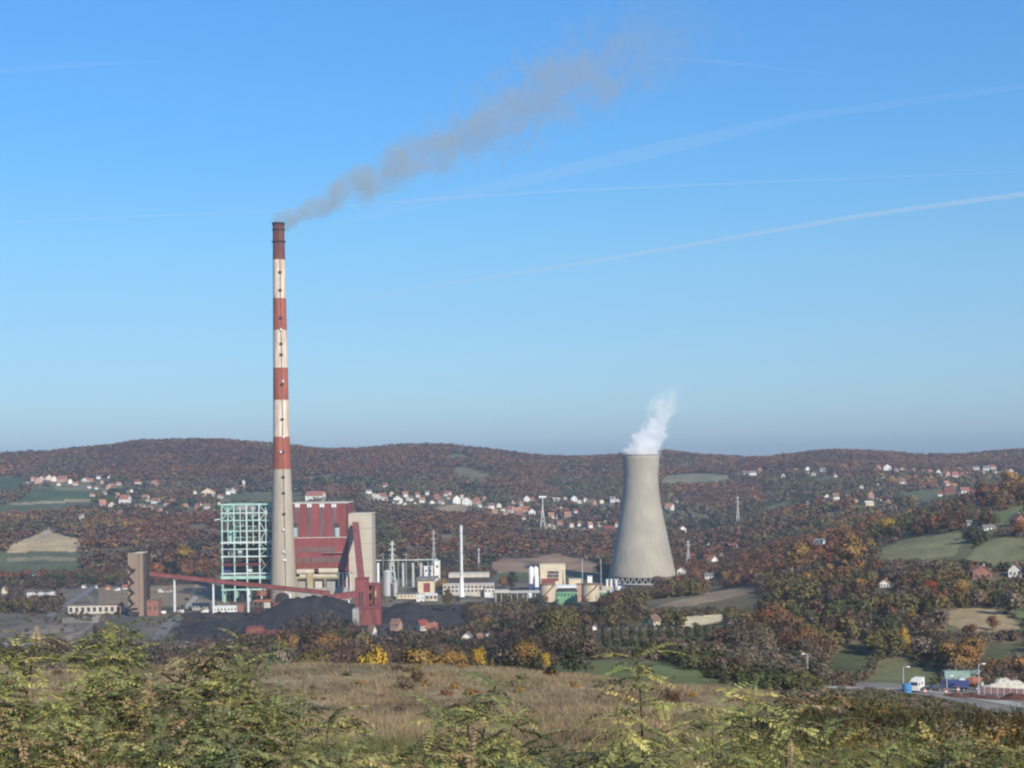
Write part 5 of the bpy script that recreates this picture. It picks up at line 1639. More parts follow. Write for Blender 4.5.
def mass(name, items, lod, label, cat):
    Vs, Cs, Ns = [], [], []
    for x, y, z, h, wf, kind, cname in items:
        V, tone, nr = random.choice((lod(y, h) if callable(lod) else lod)[kind])
        a = random.uniform(0, 6.283); ca, sa = math.cos(a), math.sin(a)
        w_ = h * wf
        Q = np.empty_like(V)
        Q[:, 0] = (V[:, 0] * ca - V[:, 1] * sa) * w_ + x
        Q[:, 1] = (V[:, 0] * sa + V[:, 1] * ca) * w_ + y
        Q[:, 2] = V[:, 2] * h + z - .2
        Ns.append(np.stack([nr[:, 0] * ca - nr[:, 1] * sa, nr[:, 0] * sa + nr[:, 1] * ca, nr[:, 2]], 1))
        c = np.array(C[cname]) * random.uniform(.85, 1.18)
        Vs.append(Q); Cs.append(np.clip(tone * c * np.array((random.uniform(.92, 1.08), 1, random.uniform(.9, 1.1))), 0, .8))
    V = np.concatenate(Vs); Cc = np.concatenate(Cs)
    o = link(name, np_mesh(name, V, np.arange(len(V)).reshape(-1, 3), Cc, nrm=np.concatenate(Ns)), M['leaf_soft'])
    return tag(o, label, cat, kind='stuff')


rest = [t for i, t in enumerate(T) if i not in sset]
mass('hillside_woods', [t for t in rest if t[1] < 1500], MID, 'autumn scrub and woods covering the nearer slopes', 'woods')
mass('distant_forest', [t for t in rest if t[1] >= 1500], LOW, 'far autumn forest of rust and brown trees covering the ridges', 'forest')
random.seed(17)
Pu = np.concatenate([scatter(420, 900, 6.5), scatter(900, 1500, 10.0)])
Zu = gz(Pu[:, 0], Pu[:, 1])
oku, pxu, pyu = keep_mask(Pu[:, 0], Pu[:, 1], Zu, 3.0)
und = []
for (x, y), z, o, a, b in zip(Pu, Zu, oku, pxu, pyu):
    if not o or not -40 < a < 1064: continue
    h = random.uniform(1.4, 3.0)
    if any(f0 < a < f1 and y < fd and b - h * F / y < ft - 1 for f0, f1, ft, fd in FRONT): continue
    und.append((x, y, z, h, random.uniform(1.0, 1.7), 'bush', random.choice(('greybrown', 'brown', 'olive', 'olive', 'palegrey'))))
mass('undergrowth', und, MID, 'low brown and olive scrub filling the gaps between the trees', 'scrub')
print('TREES', len(TREES), 'single', len(single), 'mid', n_mid)

# orchard rows on the dark field below the cooling tower
ORCH = [f for f in FIELDS if f[1] == (.095, .1, .05)][0][0]
orch = []
for k in range(13):
    xa = 604 + k * 9.3
    for t in np.linspace(0, 1, 16):
        px = xa + 3 * t; py = 631 + 17 * t - .02 * (xa - 600)
        p = hit(px, py, 420, 860)
        if inpoly(np.array([px]), np.array([py]), ORCH)[0]:
            orch.append((p.x, p.y, p.z, random.uniform(1.7, 2.6), 1.1, 'bush', random.choice(('olive', 'dkgreen', 'greybrown'))))
mass('orchard_rows', orch, MID, 'rows of low dark fruit bushes in the orchard field', 'orchard')

# ------------------------------------------------------------------ dry grass and brush on the near slope
def grass(name, nT, dmin, dmax, hr_, label, cols, wid=.011, blades=5, spread=.35, filt=None, lean=.35, tl=.42):
    u = RNG.random(nT)
    y = np.exp(np.log(dmin) + u ** .8 * (np.log(dmax) - np.log(dmin)))
    x = RNG.uniform(-tl, tl, nT) * (y + 18)
    dens = vnoise(x / 8, y / 11, 41) * .6 + vnoise(x / 2.2, y / 2.8, 42) * .4
    ok = dens > RNG.uniform(-.75, .4, nT)
    x, y, dens = x[ok], y[ok], dens[ok]
    z = gz(x, y)
    if filt is not None:
        a, b = proj(x, y, z); f = filt(a, b, x, y); x, y, z, dens = x[f], y[f], z[f], dens[f]
    m = len(x)
    B = np.repeat(np.stack([x, y, z], 1), blades, 0)
    mm = m * blades
    B[:, :2] += RNG.normal(size=(mm, 2)) * spread
    hh = RNG.uniform(*hr_, mm) * np.clip(1 + .7 * np.repeat(vnoise(x / 5, y / 7, 43) + .5 * vnoise(x / 1.6, y / 2.5, 46), blades), .25, 2.2)
    an = RNG.uniform(0, 6.283, mm)
    wv = wid * (1 + B[:, 1] / 60.0)
    side = np.stack([np.cos(an) * wv, np.sin(an) * wv, np.zeros(mm)], 1)
    tip = np.stack([RNG.normal(size=mm) * lean * hh, RNG.normal(size=mm) * lean * hh, hh], 1)
    V = np.stack([B - side, B + side, B + tip], 1).reshape(-1, 3)
    cc_ = np.array(cols)
    big = np.clip(vnoise(x / 16, y / 24, 44) * .55 + vnoise(x / 5, y / 9, 45) * .25 + .5 + RNG.normal(size=m) * .14, 0, .999)
    ci = (big * len(cc_)).astype(int)
    base_c = cc_[ci] * RNG.uniform(.75, 1.25, (m, 1))
    Cc = np.repeat(np.repeat(base_c, blades, 0) * RNG.uniform(.8, 1.2, (mm, 1)), 3, 0)
    o = link(name, np_mesh(name, V, np.arange(len(V)).reshape(-1, 3), np.clip(Cc, 0, .9)), M['leaf'])
    return tag(o, label, 'grass', kind='stuff')


grass('dry_grass', 170000, 22, 288, (.22, .6), 'dry straw-coloured grass on the near slope', [(.18, .135, .085), (.27, .205, .125), (.35, .27, .165), (.29, .21, .125), (.19, .17, .09)], filt=lambda a, b, x, y: (a > -40) & (a < 1064) & ((a < 860) | (RNG.random(len(a)) < .35)))
grass('weeds', 9000, 14, 60, (.35, .8), 'green and brown weeds at the foot of the shrubs', [(.13, .15, .045), (.09, .11, .035), (.2, .2, .06), (.2, .13, .07)], wid=.014, blades=12, spread=.22, lean=.5)


def brush(name, spots, label, cat, hr_=(1.0, 2.2), cols=('greybrown', 'olive', 'brown', 'palegrey')):
    items = []
    for px, py, dlo in spots:
        p = hit(px, py, dlo)
        items.append((p.x, p.y, p.z, random.uniform(*hr_), random.uniform(.9, 1.5), random.choice(('bare', 'bare', 'leafy')), random.choice(cols)))
    return mass(name, items, lambda y, h: BRUSH if h / y > .014 else MIDBR, label, cat)


random.seed(4)
sp = []
for _ in range(1300):      # bare brush over the lower right slope
    px = random.uniform(770, 1050)
    top_ = np.interp(px, [770, 820, 860, 900, 950, 1000, 1050], [712, 700, 694, 697, 708, 722, 734])
    sp.append((px, top_ + 3 + (790 - top_) * random.random() ** 1.3, 40))
brush('bare_brush', sp, 'leafless grey-brown brush over the lower right slope', 'brush', (.9, 2.0), ('palegrey', 'olive', 'palegrey', 'olive', 'green', 'ochre'))
sp = []
for _ in range(420):      # taller brush along the rim above the gravel road
    px = random.uniform(790, 1010)
    sp.append((px, np.interp(px, [790, 820, 860, 900, 950, 1000], [704, 697, 694, 697, 707, 720]) + random.random() * 9, 40))
brush('rim_brush', sp, 'taller leafless brush along the rim above the gravel road', 'brush', (1.2, 2.4), ('palegrey', 'palegrey', 'olive', 'greybrown', 'green'))
sp = []
for _ in range(120):      # loose bushes along the far rim of the dry field and on it
    px = random.uniform(-10, 780); sp.append((px, random.gauss(682, 13), 60))
brush('field_bushes', [s for s in sp if 668 < s[1] < 735], 'small loose bushes and tall weeds dotted over the dry field', 'brush', (.5, 1.3), ('brown', 'greybrown', 'rust', 'olive', 'ochre'))


random.seed(21)
sp = []
for _ in range(240):
    t = random.random()
    px = 660 + 155 * t; top_ = np.interp(px, [660, 700, 740, 780, 815], [652, 658, 664, 674, 690])
    sp.append((px, top_ + random.random() * np.interp(px, [660, 740, 815], [9, 26, 8]), 300))
brush('hedge', [q_ for q_ in sp if random.random() < .55], 'dense dark hedge running down along the green field', 'hedge', (2.6, 4.6), ('dkgreen', 'dkgreen', 'green', 'olive'))
sp2 = []
for _ in range(200):
    t = random.random()
    px = 655 + 150 * t
    sp2.append((px, np.interp(px, [655, 720, 805], [644, 648, 674]) + random.random() * 9, 380))
brush('scrub_belt', sp2, 'grey-olive scrub behind the dark hedge', 'scrub', (2.2, 4.2), ('palegrey', 'greybrown', 'olive'))
sp3 = []
for _ in range(420):
    px, py = random.uniform(-10, 250), random.triangular(598, 664, 612)
    if vnoise(np.array([px / 14]), np.array([py / 5]), 91)[0] > -.1 and not (118 < px < 160 and 606 < py < 620): sp3.append((px, py, 800))
for _ in range(26): sp3.append((random.uniform(66, 122), random.uniform(612, 618), 1000))
for _ in range(160): sp3.append((random.uniform(375, 640), random.uniform(594, 612), 1000))
brush('plain_bushes', sp3, 'low bushes and weeds scattered over the plain by the plant', 'scrub', (.8, 2.6), ('greybrown', 'olive', 'brown', 'dkgreen'))


# ------------------------------------------------------------------ pinnate-leaved shrubs in front
def frond_proto(seed):
    """arching compound leaf of unit length along +x: paired leaflets, each two folded triangles, and a thin rachis"""
    rnd = random.Random(seed)
    npair = rnd.randint(8, 12); leaflen = rnd.uniform(.17, .23); droop = rnd.uniform(.5, 1.5)
    d = Vector((1, 0, 0)); p = Vector((0, 0, 0)); up = Vector((0, 0, 1))
    V, Fc, Tn, pts_ = [], [], [], []
    for i in range(npair + 1):
        pts_.append((p.copy(), d.copy()))
        d = (d + Vector((0, 0, -droop / npair))).normalized(); p = p + d / npair
    for i, (pp, dd_) in enumerate(pts_[1:]):
        side = dd_.cross(up).normalized(); t = (i + 1) / npair
        L_ = leaflen * (1.0 - .45 * abs(t - .5) * 2) * rnd.uniform(.8, 1.15)
        for s in ((-1, 1) if i < npair - 1 else (-1, 1, 0)):
            if rnd.random() < .06: continue
            ld = (side * s + dd_ * (.5 if s else 1.2) + up * rnd.uniform(-.7, .1)).normalized()
            nrm = ld.cross(dd_ if s else side).normalized(); wv = ld.cross(nrm).normalized() * L_ * .24
            b = len(V); mid = pp + ld * L_ * .45; fold = nrm * L_ * .06
            V += [pp, mid + wv + fold, pp + ld * L_, mid - wv + fold]
            Fc += [(b, b + 1, b + 2), (b, b + 2, b + 3)]
            Tn += [rnd.uniform(.7, 1.3)] * 4
    for (a, _), (b_, _) in zip(pts_[:-1], pts_[1:]):
        b = len(V)
        V += [a + Vector((0, 0, .014)), a - Vector((0, 0, .014)), b_]; Fc += [(b, b + 1, b + 2)]; Tn += [.9] * 3
    return np.array([tuple(v) for v in V]), np.array(Fc), np.array(Tn)


FROND = [frond_proto(500 + i) for i in range(24)]


def frond(p0, az, el, ln, c, acc, rnd):
    V, Fc, Tn = FROND[rnd.randrange(24)]
    ca, sa, ce, se, roll = math.cos(az), math.sin(az), math.cos(el), math.sin(el), rnd.uniform(-.5, .5)
    cr, sr = math.cos(roll), math.sin(roll)
    y, z = V[:, 1] * cr - V[:, 2] * sr, V[:, 1] * sr + V[:, 2] * cr
    x, z = V[:, 0] * ce - z * se, V[:, 0] * se + z * ce
    Q = np.stack([x * ca - y * sa, x * sa + y * ca, z], 1) * ln + np.array(p0)
    j = rnd.uniform(.8, 1.2)
    col_ = np.outer(Tn * j, np.array((c[0] * rnd.uniform(.9, 1.15), c[1], c[2])))
    acc[0].append(Q); acc[1].append(Fc + acc[3]); acc[2].append(col_); acc[3] += len(V)


LEAFC = dict(dark=(.135, .15, .065), mid=(.235, .235, .09), yel=(.40, .36, .125), blue=(.16, .17, .1), brn=(.33, .24, .13), lime=(.28, .29, .095))


def shrub(px, top_py, d, label, group, pal, nst=4, spreadm=.7, seed=0, dens=1.0, leaf=.062):
    rnd = random.Random(seed)
    c0 = world(px, top_py, d)
    zg = g1(c0.x, d)
    hmax = c0.z - zg
    r0 = empty('pinnate_shrub', (c0.x, d, zg), label, 'shrub', group)
    acc = [[], [], [], 0]

    def col_(): return LEAFC[rnd.choices([p_[0] for p_ in pal], [p_[1] for p_ in pal])[0]]
    thin = nst <= 2
    for s in range(nst):
        q = MB()
        hh = hmax * (1.0 if s == 0 else rnd.uniform(.74 if px < 250 else .62, .97))
        bx, by = rnd.uniform(-.15, .15), rnd.uniform(-.15, .15)
        tx, ty = (0, 0) if s == 0 else (rnd.uniform(-1, 1) * spreadm, rnd.uniform(-1, 1) * spreadm)
        cv = Vector((rnd.uniform(-.15, .15), rnd.uniform(-.15, .15), 0))

        def at(t): return Vector((bx + (tx - bx) * t ** 1.3, by + (ty - by) * t ** 1.3, hh * t)) + cv * math.sin(t * 3.1)
        k = 10
        for i in range(k):
            q.tube(at(i / k), at((i + 1) / k), .016 * (1 - i / k) + .004, .016 * (1 - (i + 1) / k) + .003, 5, False)

        def cluster(p, n, up, ln):
            c1 = col_()
            for i in range(n):
                frond(p + Vector((0, 0, -.04 * i * rnd.random())), i * 2.4 + rnd.uniform(-.5, .5), rnd.uniform(-.1, .8) + up * (i > n * .7), ln * rnd.uniform(.7, 1.25), c1 if rnd.random() < .65 else col_(), acc, rnd)
        nf = int((16 + hh * 5 + (26 if thin else 0)) * dens)
        for i in range(nf):
            frond(at(1 - (i / nf) ** 1.1 * (.62 if not thin else .8)), i * 2.4 + rnd.uniform(-.5, .5), rnd.uniform(-.1, .8), rnd.uniform(.2, .34) * (1.25 if thin else 1), col_(), acc, rnd)
        cluster(at(1), 7, .8, .24)
        if not thin:        # side branches carry rosettes of leaves and fill the body
            for b_ in range(9 + int(hh * 2.5)):
                t = rnd.uniform(.3, .97)
                a = rnd.uniform(0, 6.28)
                p0 = at(t)
                p1 = p0 + Vector((math.cos(a), math.sin(a), rnd.uniform(.2, .9))) * rnd.uniform(.14, .42) * (1.2 - t * .6)
                q.tube(p0, p1, .007, .004, 4, False)
                cluster(p1, rnd.randint(5, 9), .6, .23)
        q.build('stem', M['stem'], r0)
    me2 = np_mesh('foliage', np.concatenate(acc[0]), np.concatenate(acc[1]), np.concatenate(acc[2]))
    link('foliage', me2, M['pinnate'], r0)
    return r0


P_Y = [('yel', 2.5), ('lime', 3), ('mid', 4), ('brn', .7)]
P_M = [('mid', 5), ('dark', 3), ('lime', 2), ('yel', 1.5), ('brn', 1)]
P_D = [('dark', 5), ('blue', 2.5), ('mid', 4), ('brn', 1.5)]
P_B = [('mid', 3), ('brn', 2.5), ('dark', 2), ('yel', 2)]
SHRUBS = [
    (38, 638, 10.5, 'tall yellow-green shoot on a dark bent stem at the far left', P_Y, 3, .5),
    (4, 664, 11, 'yellow-green shrub cut by the left edge of the photo', P_Y, 4, .7),
    (70, 690, 11.5, 'olive shrub between the two tall shrubs at the left', P_B, 4, .6),
    (122, 628, 12.5, 'tall bushy green shrub left of the smokestack line, topped with dark sprays', P_M, 6, .65),
    (150, 672, 11.5, 'mixed brown and green shrub right of the tall bushy green shrub', P_B, 5, .7),
    (188, 690, 11, 'low blue-green dense shrub under the wide shrub', P_D, 6, .7),
    (214, 647, 12.5, 'wide dark green shrub with a flat top below the coal yard', P_D, 6, .8),
    (238, 668, 12, 'dark spray leaning right at the end of the wide shrub', P_M, 3, .5),
    (300, 694, 12, 'thin loose shrub below the bare wood', P_D, 4, .7),
    (268, 712, 11.5, 'grey-green shrub left of the thin loose shrub', P_D, 5, .7),
    (330, 712, 12, 'bright green low shrub right of the thin loose shrub', P_M, 4, .6),
    (352, 718, 13, 'slender single sprig standing in the dry grass', P_B, 1, .2),
    (440, 706, 11.5, 'pale olive shrub left of the dark-topped shrub', P_M, 4, .7),
    (468, 700, 12, 'loose shrub with yellowing leaves beside the dark-topped shrub', P_B, 5, .7),
    (497, 680, 12, 'dark-topped green shrub in the middle of the dry field', P_D, 4, .55),
    (516, 712, 11.5, 'yellowish shrub right of the dark-topped shrub', P_Y, 4, .6),
    (400, 738, 11.5, 'low light green shrub at the bottom edge left of centre', P_M, 5, .7),
    (560, 744, 11, 'low green sprays at the bottom edge right of centre', P_D, 4, .7),
    (598, 742, 11, 'low dark shrub just left of the tall single shoot', P_D, 4, .6),
    (637, 656, 10.5, 'tall single shoot with yellow-green leaves below the cooling tower', P_Y, 2, .25),
    (668, 725, 11, 'low yellow-green shrub at the foot of the tall single shoot', P_M, 4, .6),
    (712, 704, 11.5, 'yellow-leaved shrub right of the tall single shoot', P_Y, 3, .6),
    (750, 696, 12, 'loose yellow-green shrub below the hedge', P_Y, 4, .7),
    (792, 708, 12, 'shrub with long yellow sprays right of the loose shrub', P_Y, 4, .7),
    (826, 722, 12, 'dark olive shrub below the gravel road', P_M, 3, .5),
    (730, 742, 10.5, 'low shrub filling the bottom edge under the yellow-leaved shrub', P_B, 5, .8),
    (905, 733, 12, 'small yellow sprig shrub at the lower right', P_Y, 2, .35),
    (888, 752, 11, 'green shrub at the bottom edge left of the small sprig', P_M, 3, .5),
    (962, 744, 11.5, 'dark green shrub at the bottom edge of the lower right', P_D, 3, .5),
    (1012, 752, 11.5, 'olive shrub in the bottom right corner', P_M, 3, .5),
    (20, 712, 9.5, 'yellow-brown shrub in the bottom left corner', P_B, 6, .7),
    (100, 722, 9.5, 'olive and brown shrub at the bottom edge under the tall green shrub', P_B, 6, .7),
    (160, 718, 9.5, 'dense green shrub at the bottom edge, second from the left clump', P_D, 6, .7),
    (225, 730, 9.5, 'blue-green shrub at the bottom edge under the wide dark shrub', P_D, 6, .7),
    (290, 742, 9.5, 'mixed shrub at the bottom edge under the thin loose shrub', P_B, 5, .7),
    (345, 752, 10, 'light green shrub at the bottom edge under the single sprig', P_M, 4, .6),
    (470, 742, 10, 'yellow-green shrub at the bottom edge under the dark-topped shrub', P_B, 5, .7),
    (520, 752, 10, 'low olive shrub at the bottom edge right of the yellow-green shrub', P_M, 4, .6),
    (640, 748, 9.5, 'dark green sprays at the bottom edge under the tall shoot', P_D, 4, .6),
    (790, 752, 10, 'brown-green shrub at the bottom edge under the long yellow sprays', P_B, 4, .6),
]
for i in range(len(SHRUBS)):
    px, tp, d, lab, pal, ns, spd = SHRUBS[i]
    if 250 < px < 870 and ns > 2:
        SHRUBS[i] = (px, tp + (14 if tp > 735 else 4), d, lab, pal, max(2, ns - 2), spd * .75)
    elif px <= 250 and ns > 3:
        SHRUBS[i] = (px, tp + (16 if tp > 660 else 0), d, lab, pal, ns + (1 if tp < 660 else 0), spd * .62)
for i, (px, tp, d, lab, pal, ns, spd) in enumerate(SHRUBS):
    shrub(px, tp, d, lab, 'pinnate-leaved shrubs along the front', pal, ns, spd, seed=300 + i)


# ------------------------------------------------------------------ vehicles and yard at the right
def wheel(parent, x, y, r=.5, w=.35):
    q = MB(); q.tube((x, y - w / 2, r), (x, y + w / 2, r), r, None, 14); o = q.build('wheel', M['tyre'], parent)
    q = MB(); q.tube((x, y - w / 2 - .02, r), (x, y + w / 2 + .02, r), r * .5, None, 10); q.build('rim', M['lattice'], o)


def truck(px, py, d, yaw, label, cab, body, kind):
    p = hit(px, py, d - 30, d + 60)
    r0 = empty('truck', (p.x, p.y, p.z + .1), label, 'truck', None, R(yaw))
    q = MB(); q.box(-3.3, 3.3, -1.0, 1.0, .75, 1.05); q.build('chassis', M['darksteel'], r0)
    q = MB()
    vs = [(-3.6, -1.2, .7), (-1.75, -1.2, .7), (-1.75, -1.2, 3.1), (-3.25, -1.2, 3.1), (-3.6, -1.2, 1.9)]
    vs2 = [(a, 1.2, c) for a, _, c in vs]
    q.add(vs + vs2, [(0, 1, 2, 3, 4), (9, 8, 7, 6, 5), (0, 5, 6, 1), (1, 6, 7, 2), (2, 7, 8, 3), (3, 8, 9, 4), (4, 9, 5, 0)])
    cb = q.build('cab', M[cab], r0)
    q = MB(); q.box(-2.95, -2.0, -1.23, -1.19, 1.95, 2.75); q.build('window', M['pane'], cb)
    q = MB(); q.add([(-3.58, -1, 2.0), (-3.58, 1, 2.0), (-3.3, 1, 2.95), (-3.3, -1, 2.95)], [(0, 1, 2, 3)]); q.build('windscreen', M['pane'], cb)
    if kind == 'box':
        q = MB(); q.box(-1.55, 3.6, -1.25, 1.25, 1.08, 3.5); q.build('cargo_box', M[body], r0)
        q = MB(); q.box(.2, 1.3, -1.3, -1.24, 1.8, 2.6); q.build('vent_panel', M['darkwall'], r0)
    elif kind == 'tipper':
        q = MB()
        q.add([(-1.5, -1.25, 1.1), (3.5, -1.25, 1.1), (3.9, -1.25, 2.9), (-1.6, -1.25, 2.9), (-1.5, 1.25, 1.1), (3.5, 1.25, 1.1), (3.9, 1.25, 2.9), (-1.6, 1.25, 2.9)],
              [(0, 1, 2, 3), (7, 6, 5, 4), (0, 4, 5, 1), (1, 5, 6, 2), (3, 7, 4, 0), (3, 2, 6, 7)])
        q.build('tipper_body', M[body], r0)
    else:
        q = MB(); q.tube((-1.3, 0, 2.1), (.6, 0, 2.5), .9, 1.35, 18); q.tube((.6, 0, 2.5), (3.2, 0, 3.0), 1.35, .6, 18); q.build('mixer_drum', M[body], r0)
        q = MB(); q.box(2.7, 3.5, -.5, .5, 1.1, 2.2); q.build('chute', M['lattice'], r0)
    for x in (-2.7, 1.4, 2.6):
        for y in (-1.02, 1.02): wheel(r0, x, y)
    return r0


truck(917, 692, 416, 62, 'white box truck parked beside the blue drum', 'white', 'white', 'box')
truck(955, 691.5, 420, -25, 'purple-blue tipper truck facing the white truck', 'navy', 'navy', 'tipper')
truck(971, 690, 424, -10, 'mixer truck with a salmon drum in front of the green trailer', 'whitesteel', 'rustpaint', 'mixer')
p = hit(934, 691.5, 390, 470)
rc2 = empty('parked_car', (p.x, p.y, p.z + .1), 'dark grey car parked right of the white truck', 'car', None, R(8))
q = MB(); q.box(-2.1, 2.1, -.85, .85, .35, .9)
q.build('body', M['darksteel'], rc2)
q = MB(); q.add([(-1.2, -.78, .9), (1.6, -.78, .9), (1.1, -.68, 1.45), (-.5, -.68, 1.45), (-1.2, .78, .9), (1.6, .78, .9), (1.1, .68, 1.45), (-.5, .68, 1.45)], [(0, 1, 2, 3), (7, 6, 5, 4), (1, 5, 6, 2), (3, 7, 4, 0), (3, 2, 6, 7)])
q.build('cabin', M['pane'], rc2)
for x in (-1.3, 1.3):
    for y in (-.8, .8): wheel(rc2, x, y, .33, .22)
p = hit(968, 686, 400, 480)
rt3 = empty('trailer', (p.x, p.y + 6, p.z), 'long pale green trailer behind the mixer truck', 'trailer')
q = MB(); q.box(-5.5, 5.5, -1.25, 1.25, 1.1, 3.6); q.build('cargo_box', M['trailer'], rt3)
q = MB(); q.box(-5.3, 5.3, -1, 1, .85, 1.08); q.build('chassis', M['darksteel'], rt3)
for x in (-4.2, 2.8, 4.1):
    for y in (-1, 1): wheel(rt3, x, y)
p = hit(907, 693, 390, 470)
rdm = empty('drum_tank', (p.x, p.y, p.z), 'upright blue drum tank left of the white truck', 'tank')
q = MB(); q.lathe([(1.25, 0), (1.25, 2.1), (.9, 2.5), (.05, 2.6)], 20); q.build('shell', M['blue'], rdm)
q = MB(); q.lathe([(1.3, .9), (1.34, .95), (1.3, 1.0)], 20); q.build('hoop', M['navy'], rdm)
heap('stone_heap', 'pale white stone heap at the right edge beyond the trailer', 'stone heap', [(hit(999, 688, 400), 4.5, 4, 2.6), (hit(1006, 688, 400), 5, 4.5, 3.1), (hit(1013, 688, 400), 5, 4, 2.5), (hit(990, 689, 400), 5, 4, 1.3)], 'limestone', seed=31, rough=1.3, ns=2.2, nu=50, nv=36)
heap('scrap_heap', 'rusty red scrap heap in front of the trucks', 'scrap heap', [(hit(958, 697, 380), 4, 2.5, 1.3), (hit(972, 698, 380), 5, 3, 1.5), (hit(990, 700, 380), 5, 2.5, 1.1)], 'rust', seed=33, rough=1.1, ns=1.6, nu=60, nv=24)
heap('scrap_heap', 'dark red scrap heap at the right edge of the yard', 'scrap heap', [(hit(1018, 700, 380), 5, 4, 2.2)], 'rust', seed=35, rough=1.1, ns=1.6, nu=30, nv=24)
a, b = hit(978, 694, 390, 470), hit(1030, 697, 390, 470)
rf = empty('yard_fence', a, 'grey panel fence along the yard before the stone heap', 'fence')
L_ = b - a
for k in range(9):
    p = L_ * (k / 8)
    q = MB(); q.box(p.x - .07, p.x + .07, p.y - .07, p.y + .07, p.z - .3, p.z + 2.2); q.build('post', M['lattice'], rf)
    if k < 8:
        p2 = L_ * ((k + 1) / 8)
        q = MB(); q.bar(p + Vector((.08, 0, 1.05)), p2 + Vector((-.08, 0, 1.05)), .05, 1.8); q.build('panel', M['louvre'], rf)
for i, (px, py) in enumerate(((946, 694.5), (958, 693), (925, 694))):
    p = hit(px, py, 390, 470)
    r0 = empty('barrier', p, ('red and white barrier post by the short street lamp', 'red barrier post in front of the purple truck', 'red barrier post in front of the dark car')[i], 'barrier')
    q = MB(); q.box(-.35, .35, -.2, .2, 0, 1.5); q.build('board', M['rustpaint'], r0)
    q = MB(); q.box(-.36, .36, -.22, .22, .6, .95); q.build('stripe_band', M['white'], r0)
# vans on the plain
for px, py, d, yaw, lab in ((162.5, 614.5, 1100, 10, 'white van right of the brick annex'), (180.5, 613.5, 1105, -30, 'white van where the grey road ends'), (205, 613, 1110, 0, 'white van left of the low white shed')):
    p = hit(px, py, 950, 1300)
    r0 = empty('parked_van', (p.x, p.y, p.z), lab, 'van', None, R(yaw))
    q = MB(); vs = [(-2.6, -1, .4), (2.6, -1, .4), (2.6, -1, 2.4), (-1.6, -1, 2.4), (-2.5, -1, 1.3)]
    q.add(vs + [(a_, 1, c_) for a_, _, c_ in vs], [(0, 1, 2, 3, 4), (9, 8, 7, 6, 5), (0, 5, 6, 1), (1, 6, 7, 2), (2, 7, 8, 3), (3, 8, 9, 4), (4, 9, 5, 0)])
    q.build('body', M['white'], r0)
    q = MB(); q.box(-1.9, -.9, -1.02, -.98, 1.5, 2.1); q.build('window', M['pane'], r0)
    for x in (-1.6, 1.6):
        for y in (-.95, .95): wheel(r0, x, y, .36, .22)

# ------------------------------------------------------------------ smoke, steam, contrails, haze
SUN_AZ, SUN_EL = R(28), R(31)      # sun behind the viewer, to the right


